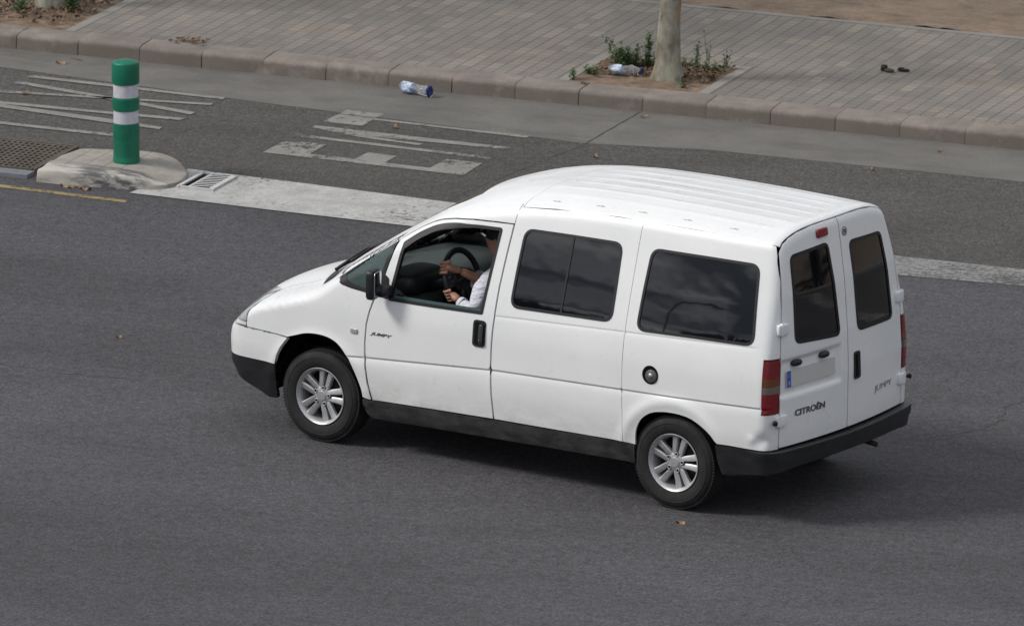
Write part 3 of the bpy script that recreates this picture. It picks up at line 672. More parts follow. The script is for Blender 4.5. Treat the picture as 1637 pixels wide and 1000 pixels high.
REAR_P = [(1.0, float(gut(1.0))), (1.5, float(gut(1.5))), (2.0, float(gut(2.0)))]+[(a_for_y(z, DY(z)), z) for z in (float(gut(2.0))-.002, 1.75, 1.6, 1.4, 1.2, TAIL_TOP+.004)]+[(2.068, TAIL_TOP+.004), (2.070, TAIL_BOT-.004)]+[(a_for_y(z, DY(z)), z) for z in (TAIL_BOT-.004, .6, .5)]+[(1.95, .502), (1.76, .505)]+crom(ARCH_R)[::-1]+[(1.03, .402), (1.012, .752), (1.005, 1.15), (1.003, 1.45)]
TAILP = [(2.068, TAIL_TOP)]+[(a_for_y(z, DY(z)+.004), z) for z in (TAIL_TOP, .92, TAIL_BOT)]+[(2.070, TAIL_BOT)]
crease = [(CM_, (-.03, -.018, -.008, -.003, .002, .009)), (CB_, (-.025, -.014, -.008, -.003, .002, .009))]
def ring(name, outl, w, off, parent, mir, mp_=m_side, m=None, depth=.012, step=.02, out=.004):
    return panel(name, mp_, inset(outl, -out), m or M_RUB, parent, holes=[inset(outl, w)], step=step, off=off, depth=depth, mirror=mir, gap=0)
doors = []
for mir in (False, True):
    DENT[0] = not mir
    body = panel('fender', m_side, FENDER, M_PNT, van, mirror=mir, lines=crease)
    if not mir: DENT[0] = False; hd = panel('windscreen_frame', m_side, HEADER, M_PNT, van, gap=.0, both=True, step=.011); DENT[0] = True
    dr = panel('front_door', m_side, DOOR, M_PNT, van, holes=[WIN_D], mirror=mir, lines=crease[:1]); doors.append(dr)
    ring('window_seal', WIN_D, .017, .003, dr, mir, depth=.03)
    p1 = panel('side_panel', m_side, FRONT_P, M_PNT, van, holes=[WIN_1], mirror=mir, lines=crease)
    p2 = panel('rear_side_panel', m_side, REAR_P, M_PNT, van, holes=[WIN_2], mirror=mir, lines=crease, step=.018, gap=.0022)
    for w_, p_ in ((WIN_1, p1), (WIN_2, p2)):
        wd = panel('window', m_side, inset(w_, -.002), M_TINT, p_, off=-.003, depth=0, mirror=mir, gap=0, step=.04)
        ring('window_seal', w_, .014, .0035, p_, mir)
        if w_ is WIN_1: panel('window_divider', m_side, [(.487, 1.665), (.501, 1.665), (.499, 1.175), (.485, 1.175)], M_RUB, p_, off=.002, depth=.01, mirror=mir, gap=0)
    if not mir: DENT[0] = False; panel('pillar_trim', m_side, HEADER, mat('pillar_trim_grey', (.035, .036, .037), .8), van, off=-.032, gap=.014, depth=0, both=True, step=.03); DENT[0] = True
    q = panel('quarter_window', m_side, QG, M_GLQ, van, off=-.002, depth=0, mirror=mir, gap=0)
    panel('window_seal', m_side, inset(QG, -.003), M_RUB, q, holes=[[(-1.235, 1.150), (-1.13, 1.225), (-1.0, 1.322), (-.912, 1.383), (-.950, 1.232), (-.98, 1.118), (-1.06, 1.114), (-1.15, 1.122)]], off=.001, depth=.01, mirror=mir, gap=0)
    sl_ = panel('sill_cladding', m_side, [(-1.055, .355), (-.5, .368), (.5, .388), (1.02, .396), (1.115, .394), (1.112, .27), (.44, .262), (-.36, .246), (-.98, .232), (-1.02, .25), (-1.05, .30)], M_SILL, van, off=.004, depth=.05, mirror=mir, gap=0)
    # lamps and bumpers on the corners
    tl = panel('tail_light', m_side, rnd(TAILP, .008), None, van, off=.004, depth=.03, mirror=mir, gap=.001, step=.012)
    hl = panel('headlight', m_side, rnd([(-1.977, .895), (-1.978, .80), (-1.972, .742), (-2.15, .748), (-2.33, .755), (-2.42, .80), (-2.40, .86), (-2.2, .905), (-2.06, .905)], .01), mat('headlamp_lens', (.36, .385, .39), .08, coat=1) if not mir else bpy.data.materials['headlamp_lens'], van, off=.002, depth=.02, mirror=mir, gap=.001)
    panel('indicator_lens', m_side, [(-1.974, .738), (-1.974, .712), (-2.35, .715), (-2.35, .75), (-2.15, .744)], mat('indicator_clear', (.66, .67, .67), .12) if not mir else bpy.data.materials['indicator_clear'], hl, off=.002, depth=.02, mirror=mir, gap=.001)
    aF = -1.85-.30*math.pi/2-Y0; aR = XR+RA*math.pi/2+Y0
    panel('front_bumper', m_side, [(-1.665, .684), (-1.80, .692), (-1.985, .70), (-2.2, .704), (aF, .704), (aF, .50), (-2.15, .498), (-1.9, .493), (-1.768, .49), (-1.752, .55), (-1.722, .61)], M_PNT, van, off=.006, depth=.03, mirror=mir, gap=.001)
    panel('grille', m_side, [(-2.44, .712), (aF, .712), (aF, .875), (-2.44, .865)], M_BLKP, van, off=-.004, depth=.02, mirror=mir, gap=0)
    panel('bumper_skirt', m_side, [(-1.768, .485), (-1.9, .488), (-2.15, .493), (aF, .495), (aF, .37), (-2.3, .375), (-2.1, .345), (-1.95, .29), (-1.83, .245), (-1.765, .25)], M_BLKP, van, off=lambda V: .007-.25*np.clip(.44-V[:, 1], 0, 1)*np.clip((-1.85-V[:, 0])/.2, 0, 1), depth=.03, mirror=mir, gap=0)
    def boff(V):
        z = V[:, 1]; c = np.clip((V[:, 0]-1.9)/.30, 0, 1); c = c*c*(3-2*c)
        return .008+c*(.052)-.06*np.clip(.40-z, 0, 1)*2*(.3+c)-.012*sig((.425-z)/.003)*np.clip((V[:, 0]-1.8)/.2, 0, 1)
    panel('rear_bumper', m_side, [(1.752, .498), (1.95, .496), (aR, .488), (aR, .372), (2.5, .370), (2.25, .365), (2.1, .350), (1.95, .322), (1.86, .305), (1.80, .302), (1.762, .40)], M_BLKP, van, off=boff, depth=.075, mirror=mir, gap=0, step=.016)
DENT[0] = True
# tail lamp material: red with amber and clear bands, faint lens ribs
M_TAIL = mat('tail_lamp_lens', (.30, .01, .015), .18, coat=.15); v_ = coords(M_TAIL); t = M_TAIL.node_tree
sx = N(t, 'ShaderNodeSeparateXYZ'); t.links.new(v_, sx.inputs[0])
c_ = ramp(M_TAIL, mathn(M_TAIL, 'MULTIPLY', sx.outputs[2], 1), [(0, (.27, .006, .012))])
rm = t.nodes.new('ShaderNodeValToRGB'); rm.color_ramp.interpolation = 'CONSTANT'
for i, (p_, cc) in enumerate([(0, (.21, .004, .010)), (.878, (.15, .125, .105)), (.922, (.15, .042, .010)), (.975, (.20, .004, .010)), (1.02, (.17, .004, .010))]):
    e = rm.color_ramp.elements[i] if i < 2 else rm.color_ramp.elements.new(p_)
    e.position = p_ if i < 4 else 1.0; e.color = (*cc, 1)
t.links.new(sx.outputs[2], rm.inputs['Fac'])
seam_ = mathn(M_TAIL, 'GREATER_THAN', sx.outputs[0], 2.142)
setc(M_TAIL, mix(M_TAIL, rm.outputs['Color'], mix(M_TAIL, rm.outputs['Color'], .42, 1, 'MULTIPLY'), mathn(M_TAIL, 'MULTIPLY', seam_, .75)))
bump(M_TAIL, mathn(M_TAIL, 'SINE', mathn(M_TAIL, 'MULTIPLY', sx.outputs[2], 700)), .25, .002)
for o in van.children:
    if o.name.startswith('tail_light'): o.data.materials.clear(); o.data.materials.append(M_TAIL)
# ---- top panels
def XY(P): return [(float(p[0]), float(p[1])) for p in P]
fe = XY(edge3d(m_side, FEND_TOP))                       # rear to front along the bonnet edge
nose = [(-2.14+.10*(y/.6)**2, y) for y in np.linspace(-.66, .66, 15)]
cowl = [(-1.585+.12*(y/.75)**2, y) for y in np.linspace(fe[0][1]+.012, -fe[0][1]-.012, 15)]
bon = [(x, y+.004) for x, y in fe if x > -2.02]
BON = bon+[p for p in nose]+[(x, -y) for x, y in bon[::-1]]+cowl[::-1][1:-1]
bonnet = panel('bonnet', m_top, BON, M_PNT, van, step=.03, gap=.002)
pe = edge3d(m_side, PILTOP); pe = XY(pe)
WS = [(x, y+.014) for x, y in pe if x > -1.40 and y < -.03]
WS = [(x-.0, y) for x, y in WS]
WSP = WS+[(x, -y) for x, y in WS[::-1]]+[(-1.565+.12*(y/.75)**2, y) for y in np.linspace(.72, -.72, 13)][:]
ws = panel('windscreen', m_top, WSP, M_GLS, van, off=-.008, depth=0, step=.05, gap=0)
ring('windscreen_seal', WSP, .020, -.005, ws, False, mp_=m_top, depth=.008, out=.008, step=.02)
def rgap(P):      # how far inside the rear face a surface point lies
    y, z = P[:, 1], P[:, 2]; return np.interp(z, [.2, .5, .9, 1.15, 1.5, 1.9, 2.2], [2.19, 2.198, 2.198, 2.185, 2.15, 2.085, 2.03])-.055*(np.abs(y)/.74)**2-P[:, 0]
def root(fn, lo, hi):
    for _ in range(26):
        m = (lo+hi)/2
        if fn(m) > 0: lo = m
        else: hi = m
    return (lo+hi)/2
DENT[0] = False
bt = zpil(2.0); g0 = float(gut(2.0))
rear_edge = []
for b_ in list(np.linspace(g0, bt, 7))+list(np.linspace(bt+.06, bt+Y0+.02, 8)):
    ar = root(lambda a_: rgap(m_side(np.array([[a_, b_]]))[0])[0]-.022, 1.9, 2.5)
    rear_edge.append((float(ar), float(b_)))
ROOF = [(x, float(gut(x))) for x in (.051, .3, .8, 1.4, 2.0)]+rear_edge+[(.103, zpil(.1)+Y0+.02), (.103, zpil(.1)+.25), (.088, zpil(.085)), (.073, zpil(.07)-.03)]
roof = panel('roof', m_side, ROOF, M_PNT, van, step=.012, gap=.0, depth=.014, both=True)
DENT[0] = True
gy = lambda x: float(-m_side(np.array([[x, float(gut(x))]]))[0][0, 1])
def ztop(y):
    return root(lambda z: .022-rgap(m_rear(np.array([[y, z]]))[0])[0], 1.6, 2.0)
M_CLIP = mat('grey_clip', (.55, .54, .52), .6)
for x in (.28, .62, .95, 1.30, 1.66):
    for s in (-1, 1):
        yy = s*(gy(x)-.055); P, n_ = m_top(np.array([[x, yy]])); b = MB(); b.rbox((x, yy, P[0, 2]+.0), (.070, .009, .005)); b.rbox((x+.01, yy, P[0, 2]+.002), (.014, .010, .008)); b.build('roof_clip', M_CLIP, roof)
# ---- rear doors, parametrised by (y, z)
def rdoor(s):
    ys = [DY(z)-.004 for z in (.505, .7, .9, 1.2, 1.5, 1.70, 1.77)]; L = [(s*y, z) for y, z in zip(ys, (.505, .7, .9, 1.2, 1.5, 1.70, 1.77))]
    T_ = [(s*y, ztop(s*y)-.004) for y in (.632, .60, .54, .45, .3, .15, .003)]
    return L+T_+[(s*.003, 1.2), (s*.003, .505)]
WRL = rnd([(-.562, 1.748), (-.150, 1.766), (-.118, 1.45), (-.090, 1.143), (-.580, 1.175), (-.572, 1.45)], [.05, .05, .0, .055, .055, 0])
WRR = rnd([(.100, 1.730), (.520, 1.712), (.572, 1.42), (.600, 1.118), (.122, 1.130), (.112, 1.42)], [.05, .05, 0, .055, .055, 0])
M_EMB = mat('dark_emblem', (.15, .15, .155), .3, metal=.6)
for s, wn in ((-1, WRL), (1, WRR)):
    d = panel('rear_door', m_rear, rdoor(s), M_PNT, van, holes=[wn], step=.014 if s < 0 else .02, gap=.0022)
    d['label'] = 'left rear door with number plate' if s < 0 else 'right rear door with black handle'
    wd = panel('window', m_rear, inset(wn, -.002), M_TINT, d, off=-.003, depth=0, gap=0, step=.04)
    ring('window_seal', wn, .018, .0035, d, False, mp_=m_rear)
    for hz in ((1.29, .69) if s < 0 else (1.24, .68)):                                                  # white external hinges
        y = s*(DY(hz)); P, n_ = m_rear(np.array([[y*.985, hz]])); b = MB(); Mh = Matrix.Translation(P[0]+n_[0]*.008) @ Matrix.Rotation(math.atan2(n_[0][1], n_[0][0]), 4, 'Z')
        b.rbox((0, 0, .0), (.030, .10, .072), .25, 10, Mh); b.rbox((.006, s*.018, .0), (.03, .018, .085), .3, 8, Mh); b.build('hinge', M_PNT, d)
        if hz < 1:
            b = MB(); Mh2 = Matrix.Translation(P[0]+np.array([.0, s*.065, .0])) @ Matrix.Rotation(s*R(50), 4, 'Z'); b.tube([Mh2 @ Vector((-.03, 0, 0)), Mh2 @ Vector((.028, 0, 0))], .011); b.rbox((.03, 0, 0), (.022, .034, .034), .6, 8, Mh2); b.build('rubber_buffer', M_BLKP, d)
    doors.append(d)
dl, drr = doors[2], doors[3]
def rear_pt(y, z): P, n_ = m_rear(np.array([[y, z]])); return P[0], n_[0]
def rframe(y, z, lift=0.0):                              # local X = image right (+Y), local Y = up, local Z = outwards
    P, n_ = rear_pt(y, z); n_ = Vector(n_); u = Vector((0, 1, 0)); u = (u-n_*u.dot(n_)).normalized(); w = n_.cross(u)
    Mf = Matrix((u, w, n_)).transposed().to_4x4(); Mf.translation = Vector(P)+n_*lift; return Mf
def side_pt(x, z): P, n_ = m_side(np.array([[x, z]])); return P[0], n_[0]
def sframe(x, z, lift=0.0):                              # local X = +X, local Y = up, local Z = outwards (-Y side)
    P, n_ = side_pt(x, z); n_ = Vector(n_); u = Vector((1, 0, 0)); u = (u-n_*u.dot(n_)).normalized(); w = n_.cross(u)
    Mf = Matrix((u, w, n_)).transposed().to_4x4(); Mf.translation = Vector(P)+n_*lift; return Mf
# number plate with blue band, two plate lamps
pf = rframe(-.405, .950, .006); b = MB(); b.prism(rnd([(-.26, -.055), (.26, -.055), (.26, .055), (-.26, .055)], .008), 0, .004, pf)
npl = b.build('number_plate', mat('plate_grey', (.55, .545, .525), .5), van)
b = MB(); b.prism([(-.258, -.053), (-.218, -.053), (-.218, .053), (-.258, .053)], .004, .0055, pf); nb_ = b.build('country_band', mat('plate_blue', (.03, .10, .42), .4), npl)
b = MB()
for k in range(8):
    g = k*math.pi/4; b.prism([(-.238+.011*math.cos(g)-.002, .025+.011*math.sin(g)-.002), (-.238+.011*math.cos(g)+.002, .025+.011*math.sin(g)-.002), (-.238+.011*math.cos(g), .025+.011*math.sin(g)+.003)], .0055, .0062, pf)
b.build('stars', mat('star_yellow', (.6, .5, .05), .5), npl)
def text(s, size, Mx, m, parent, name='lettering', bold=.0, ext=.0012, shear=0, sx=1.0, sp=1.0):
    c = bpy.data.curves.new(name, 'FONT'); c.body = s; c.size = size; c.extrude = ext; c.offset = bold; c.shear = shear; c.align_x = 'CENTER'; c.align_y = 'CENTER'; c.space_character = sp
    o = bpy.data.objects.new(name, c); me = bpy.data.meshes.new_from_object(o); bpy.data.objects.remove(o)
    me.transform(Mx @ Matrix.Diagonal((sx, 1, 1, 1))); me.name = name; me.materials.clear(); return link(name, me, m, parent)
M_WHT = mat('plate_white', (.7, .7, .7), .5)
text('E', .030, pf @ Matrix.Translation((-.238, -.028, .0062)), M_WHT, npl)
for y in (-.56, -.265):
    Mf = rframe(y, 1.052, .012); b = MB(); b.rbox((0, -.006, 0), (.10, .042, .045), .7, 12, Mf); b.build('plate_lamp', M_BLKP, dl)
text('CITROËN', .056, rframe(-.430, .713, .002), M_EMB, dl, bold=.0016, sx=1.36)
text('JUMPY', .056, rframe(.47, .690, .002), mat('faded_emblem', (.36, .36, .37), .3, metal=.3), drr, bold=.0, sx=1.5)
b = MB(); b.rbox((0, 0, 0), (.125, .058, .022), .35, 12, rframe(-.205, 1.838, .004)); b.build('brake_light', mat('brake_red', (.22, .008, .02), .2, coat=.5), dl)
b = MB(); Mf = rframe(.058, 1.800, .001); b.lathe([(.0, .0012), (.030, .0012), (.030, .0)], 32, Mf); stk = b.build('round_sticker', mat('sticker_pale', (.52, .52, .54), .5), van)
b = MB(); b.lathe([(.0245, .0014), (.0245, .0019), (.030, .0019), (.030, .0014)], 32, Mf, closed=True); b.build('ring', M_EMB, stk); text('80', .036, Mf @ Matrix.Translation((0, 0, .002)), M_EMB, stk, bold=.001)
def handle(Mf, w, h, parent, grip=True):
    b = MB(); b.prism(rnd([(-w/2, -h/2), (w/2, -h/2), (w/2, h/2), (-w/2, h/2)], w*.28), -.002, .006, Mf, bev=.003)
    b.prism(rnd([(-w*.33, -h*.42), (w*.10, -h*.42), (w*.10, h*.42), (-w*.33, h*.42)], w*.2), .006, .0068, Mf, mi=1)
    if grip: b.rbox((w*.22, 0, .016), (w*.30, h*.72, .02), .4, 12, Mf, mi=2); b.lathe([(0, .03), (.007, .03), (.008, .02)], 12, Mf @ Matrix.Translation((w*.2, -h*.25, 0)), mi=2)
    hb = b.build('door_handle', [M_BLKP, M_DARK, bpy.data.materials.get('handle_satin') or mat('handle_satin', (.05, .05, .055), .25)], parent)
    return hb
handle(rframe(.105, .905, .001), .078, .185, drr, False)
handle(sframe(-.125, .952, .001), .100, .178, doors[0])
# lettering, side repeater and fuel cap on the driver's side
text('JUMPY', .028, sframe(-.912, .820, .0015), M_EMB, doors[0], bold=.0006, shear=.35, sx=1.9)
fend = [o for o in van.children if o.name == 'fender'][0]
b = MB(); b.rbox((0, 0, .002), (.062, .034, .012), .5, 12, sframe(-1.125, .815)); b.build('side_repeater', mat('repeater_lens', (.36, .34, .34), .15, coat=.8), fend)
p2_ = [o for o in van.children if o.name == 'rear_side_panel'][0]
Mf = sframe(1.232, .885); b = MB(); b.lathe([(.0, .0008), (.058, .0008), (.062, .0028), (.059, .004), (.0565, .0012)], 40, Mf); fc = b.build('fuel_cap', M_DARK, van)
b = MB(); b.lathe([(.043, .001), (.043, .010), (.038, .014), (.0, .015)], 32, Mf @ Matrix.Translation((.010, -.006, 0))); b.build('cap', mat('fuel_cap_grey', (.10, .10, .105), .4), fc)
b = MB(); b.lathe([(.018, .014), (.017, .020), (.0, .021)], 24, Mf @ Matrix.Translation((.010, -.002, 0))); b.build('cap_lock', mat('cap_lock_grey', (.42, .42, .42), .35, metal=.6), fc)
# ---- door mirrors
for s in (-1, 1):
    mr = doors[0] if s < 0 else doors[1]
    b = MB(); b.rbox((-.915, s*.985, 1.185), (.062, .135, .205), .42, 16, Matrix.Translation((-.915, s*.985, 1.185)) @ Matrix.Rotation(s*R(-10), 4, 'Z') @ Matrix.Translation((.915, -s*.985, -1.185)))
    hm = b.build('wing_mirror', M_BLKP, van)
    b = MB(); b.rbox((-.882, s*.985, 1.19), (.010, .11, .165), .3, 12, Matrix.Translation((-.915, s*.985, 1.185)) @ Matrix.Rotation(s*R(-10), 4, 'Z') @ Matrix.Translation((.915, -s*.985, -1.185))); b.build('mirror_glass', mat('mirror_silver', (.7, .72, .75), .03, metal=1) if 'mirror_silver' not in bpy.data.materials else bpy.data.materials['mirror_silver'], hm)
    b = MB(); b.tube([(-.885, s*.94, 1.13), (-.875, s*.90, 1.12), (-.872, s*.862, 1.12)], [.04, .036, .045], 12); b.prism([(-.965, 1.068), (-.848, 1.068), (-.868, 1.225), (-.905, 1.225)], 0, .012, Matrix(((1, 0, 0, 0), (0, -.30 if s < 0 else .30, s*1.0, 0), (0, 1, 0, 0), (0, 0, 0, 1))) if False else Matrix.Identity(4)) if False else None
    b.build('bracket', M_BLKP, hm)
    panel('mirror_base', m_side, rnd([(-.955, 1.080), (-.872, 1.066), (-.884, 1.20), (-.922, 1.225)], .01), M_BLKP, hm, off=.007, depth=.01, mirror=s > 0, gap=0)
# lowered side glass: its green top edge shows along the bottom of the window
panel('door_glass', m_side, [(-.86, 1.072), (-.12, 1.085), (-.122, 1.112), (-.85, 1.098)], M_GLE, doors[0], off=-.02, depth=.003, gap=0)
panel('door_glass', m_side, inset(WIN_D, .004), M_GLS, doors[1], off=-.006, depth=0, mirror=True, gap=0, step=.05)
# ---- scuttle and wipers
yy_ = np.linspace(-.735, .735, 21)
b = MB(); vs = []
for y in yy_:
    for dx, dz in ((-.055, .004), (-.03, .020), (.0, .024), (.05, .020)):
        x = -1.565+.12*(y/.75)**2+dx; vs.append((x, y, float(m_top(np.array([[x, y]]))[0][0, 2])+dz-(.012 if abs(y) > .73 else 0)))
b.add(vs, [(i*4+j, i*4+j+1, i*4+j+5, i*4+j+4) for i in range(20) for j in range(3)], True); b.build('scuttle_panel', M_BLKP, van)
for pts in ([(-.62, -1.47), (-.30, -1.46), (.02, -1.50)], [(.10, -1.50), (.40, -1.44), (.62, -1.38)]):
    P3 = []
    for y, x in pts: P3.append((x, y, float(m_top(np.array([[x, y]]))[0][0, 2])+.035))
    wp = MB(); wp.tube(P3, [.012, .009, .006], 8); wo = wp.build('wiper', M_BLKP, van)
    b = MB(); q0 = [(x+.05, y, float(m_top(np.array([[x+.05, y]]))[0][0, 2])+.014) for y, x in ((pts[0][0]+.10, pts[0][1]), (pts[1][0], pts[1][1]), (pts[2][0], pts[2][1]))]; b.tube(q0, .009, 6); b.build('blade', M_RUB, wo)
# black wedge of the scuttle corner at the foot of each pillar
# ---- inner shell, floor, wheel wells, interior
for mir in (False, True):
    DENT[0] = False
    panel('interior_trim', m_side, [(-.98, .34), (-1.03, 1.07), (-.99, 1.09), (-.955, 1.09), (-.90, 1.27), (-.862, 1.44), (-.795, 1.49), (-.71, 1.542), (-.55, 1.61), (-.31, 1.65), (.0, 1.665), (.03, 1.80), (1.0, 1.80), (1.98, 1.80), (2.05, 1.5), (2.05, .62), (1.78, .62), (1.6, .70), (1.2, .70), (1.08, .60), (1.06, .36), (.5, .34)], M_TRIM, van, holes=[inset(WIN_D, -.002), WIN_1, WIN_2], off=-.035, depth=0, mirror=mir, gap=0, step=.05)
DENT[0] = True
panel('headliner', m_top, [(-.40, -.56), (.2, -.58), (1.95, -.58), (1.95, .58), (.2, .58), (-.40, .56)], mat('headliner_grey', (.10, .10, .10), .9), van, off=-.045, depth=0, gap=0, step=.06)
b = MB(); b.box((0, 0, .36), (2.1, 1.70, .10)); b.box((-1.45, 0, .44), (1.0, 1.22, .30)); b.box((1.5, 0, .53), (.92, 1.20, .24)); b.box((2.0, 0, .46), (.22, 1.5, .10)); b.box((-2.0, 0, .44), (.30, 1.50, .25)); b.box((-.35, 0, .25), (3.0, .95, .10)); b.box((0, 0, .27), (2.0, 1.55, .08)); b.box((2.02, 0, .44), (.22, 1.45, .10))
b.build('floor_pan', M_DARK, van)
b = MB(); b.box((-1.05, 0, .60), (.03, 1.62, .62)); b.box((-1.5, 0, .70), (.9, 1.2, .3)); b.build('bulkhead', M_DARK, van)
for cx, hh in ((-1.412, .43), (1.412, .36)):
    for s in (-1, 1):
        b = MB(); n = 24; vs = []
        for i in range(n+1):
            g = math.pi*i/n; vs += [(cx+.395*math.cos(g), s*.60, .30+hh*1.06*math.sin(g)), (cx+.375*math.cos(g), s*.872, .30+hh*math.sin(g)*.985)]
        vs += [(cx, s*.60, .30)]
        b.add(vs, [(2*i, 2*i+1, 2*i+3, 2*i+2) for i in range(n)]+[(2*i, 2*i+2, 2*n+2) for i in range(n)], True); b.build('wheel_arch_liner', M_DARK, van)
# dashboard: broad grey top sloping to the screen, dark instrument hood and lower part
b = MB(); vs = []; prof = [(-1.52, 1.085), (-1.40, 1.10), (-1.15, 1.105), (-1.02, 1.10), (-.93, 1.065), (-.90, 1.0), (-.92, .85), (-1.0, .55)]
ys = np.linspace(-.76, .76, 17)
for y in ys: vs += [(x+.05*(y/.76)**2 if x < -1.2 else x, y*(.90 if x < -1.3 else 1), z) for x, z in prof]
n = len(prof); b.add(vs, [(i*n+j, i*n+j+1, (i+1)*n+j+1, (i+1)*n+j) for i in range(16) for j in range(n-1)], True); dash = b.build('dashboard', M_DASH, van)
b = MB(); b.rbox((-.97, -.41, 1.10), (.26, .46, .17), .55, 14); b.build('instrument_hood', M_DASHB, dash)
b = MB(); b.rbox((-.90, -.41, 1.105), (.10, .36, .11), .45, 12); b.rbox((-.93, .0, .92), (.14, .34, .34), .4, 12); b.rbox((-.915, -.70, 1.02), (.07, .09, .07), .5, 8); b.build('instrument_panel', M_DARK, dash)
# steering wheel
sw_c = Vector((-.600, -.40, 1.160)); su = Vector((-.30, 0, .954)).normalized(); sv = Vector((0, 1, 0)); sn = sv.cross(su)
SWR = .190
b = MB(); ringp = [sw_c+(sv*math.cos(g)+su*math.sin(g))*SWR for g in np.linspace(0, 2*math.pi, 49)]
b.tube(ringp, .0205, 10, caps=False); sw = b.build('steering_wheel', mat('wheel_black', (.012, .012, .013), .45), van)
b = MB(); Ms = Matrix((sv, su, sn)).transposed().to_4x4(); Ms.translation = sw_c
b.rbox((0, -.01, -.01), (.17, .14, .05), .5, 12, Ms)
for g in (R(-10), R(190), R(255), R(285)): b.tube([Ms @ Vector((0, 0, -.01)), Ms @ Vector((SWR*math.cos(g), SWR*math.sin(g), 0))], [.03, .016], 8)
b.tube([Ms @ Vector((0, 0, -.02)), Ms @ Vector((0, -.02, -.30))], .035, 10); b.build('hub', M_DASHB, sw)
for y, lab in ((-.42, None), (.42, None)):
    se = MB(); se.rbox((-.08, y, .66), (.50, .48, .16), .35, 12); so_ = se.build('seat', M_SEAT, van)
    b = MB(); Mr = Matrix.Translation((.12, y, .72)) @ Matrix.Rotation(R(14), 4, 'Y'); b.rbox((0, 0, .32), (.15, .46, .66), .35, 12, Mr); b.build('backrest', M_SEAT, so_)
    b = MB(); b.rbox((.03, 0, .77), (.10, .26, .17), .5, 12, Mr); b.tube([Mr @ Vector((.03, -.05, .62)), Mr @ Vector((.03, -.05, .76))], .007, 6); b.build('headrest', M_SEAT, so_)
for x in (.95, 1.65):
    se = MB(); se.rbox((x-.2, 0, .66), (.48, 1.3, .16), .3, 12); so_ = se.build('rear_bench', M_SEAT, van); b = MB(); b.rbox((x+.08, 0, 1.0), (.14, 1.3, .62), .3, 12); b.build('backrest', M_SEAT, so_)
# exhaust and tow eye
b = MB(); b.tube([(1.2, .30, .30), (2.0, .38, .32), (2.12, .40, .31), (2.18, .41, .298)], .018, 14); b.build('exhaust_pipe', mat('exhaust_steel', (.03, .028, .026), .6, metal=.4), van)

# ---- wheels
def make_wheel(x, s):
    w = empty('wheel', (x, s*.775, .317), 0, van)
    Mw = Matrix.Rotation(R(90)*(1 if s < 0 else -1), 4, 'X')          # local +Z -> outwards
    ow = .102
    prof = [(.190, -ow+.01), (.235, -ow), (.275, -ow+.002), (.300, -ow+.018), (.3115, -ow+.045), (.3165, 0), (.3115, ow-.045), (.300, ow-.018), (.282, ow-.004), (.262, ow+.001), (.240, ow+.001), (.215, ow-.004), (.200, ow-.010), (.190, ow-.02)]
    b = MB(); b.lathe(prof, 72, Mw)
    b.lathe([(.268, ow+.0008), (.266, ow+.003), (.262, ow+.003), (.260, ow+.0008)], 72, Mw); 
    for i in range(96):          # tread blocks on the shoulder
        g = 2*math.pi*i/96; Mt = Mw @ Matrix.Rotation(g, 4, 'Z')
        for sgn in (-1, 1): b.box((.3065, 0, sgn*(ow-.034)), (.012, .015, .03), Mt)
        b.box((.3145, .006, .018), (.007, .012, .028), Mt); b.box((.3145, -.004, -.018), (.007, .012, .028), Mt)
    b.build('tyre', M_TYRE, w, 50)
    b = MB(); b.lathe([(.185, -.07), (.177, -.05), (.175, .03), (.172, .052), (.175, ow-.030), (.187, ow-.020), (.1935, ow-.012), (.1945, ow-.006), (.192, ow-.003), (.187, ow-.006), (.178, ow-.016), (.171, ow-.030), (.166, ow-.06), (.164, 0), (.170, -.07)], 72, Mw)
    b.lathe([(.066, ow-.056), (.064, ow-.034), (.054, ow-.028), (.036, ow-.026), (.034, ow-.022), (.031, ow-.019), (.0, ow-.018)], 40, Mw)
    for k in range(5):
        th = R(78+72*k)
        for sd in (-1, 1):
            rs = [.034, .056, .084, .117, .147, .172]; tw = [.0135, .0215, .0255, .029, .0335, .038]; hh = [ow-.032, ow-.029, ow-.028, ow-.027, ow-.025, ow-.022]; wd = [.013, .0165, .0185, .0200, .0215, .0230]
            vs = []
            for r_, t_, h_, w_ in zip(rs, tw, hh, wd):
                c = Vector((r_, sd*t_, 0)); tv = Vector((-.12*sd, 1, 0)).normalized()
                for dy, dz in ((-w_, -.030), (-w_, -.005), (-w_*.7, 0), (w_*.7, -.002), (w_, -.007), (w_, -.030)): q = c+tv*dy; vs.append((Matrix.Rotation(th, 4, 'Z') @ Vector((q.x, q.y, h_+dz))))
            n = 6; L = len(rs); fs = [(l*n+j, l*n+j+1, (l+1)*n+j+1, (l+1)*n+j) for l in range(L-1) for j in range(n-1)]+[tuple(range(n-1, -1, -1)), tuple((L-1)*n+j for j in range(n))]
            b.add([Mw @ v for v in vs], fs, False)
    rim = b.build('rim', M_ALLOY, w, 40)
    for k in range(5):
        b = MB(); g = R(78+72*k); Mt = Mw @ Matrix.Translation((.056*math.cos(g), .056*math.sin(g), 0)); b.lathe([(.0145, ow-.034), (.0145, ow-.022), (.010, ow-.021), (.0095, ow-.0275)], 16, Mt); b.lathe([(.0095, ow-.0275), (.0, ow-.0275)], 12, Mt, mi=1); b.lathe([(.0145, ow-.0295), (.019, ow-.0290)], 16, Mt, mi=1)
        b.build('bolt', [M_ALLOY, M_DARK], w)
    b = MB(); b.lathe([(.0, .02), (.13, .02), (.135, .0), (.163, -.02), (.163, -.06)], 40, Mw); b.build('brake_disc', mat('brake_disc', (.012, .012, .012), .7, metal=.2) if 'brake_disc' not in bpy.data.materials else bpy.data.materials['brake_disc'], w)
    return w
for x in (-1.412, 1.412):
    for s in (-1, 1): make_wheel(x, s)

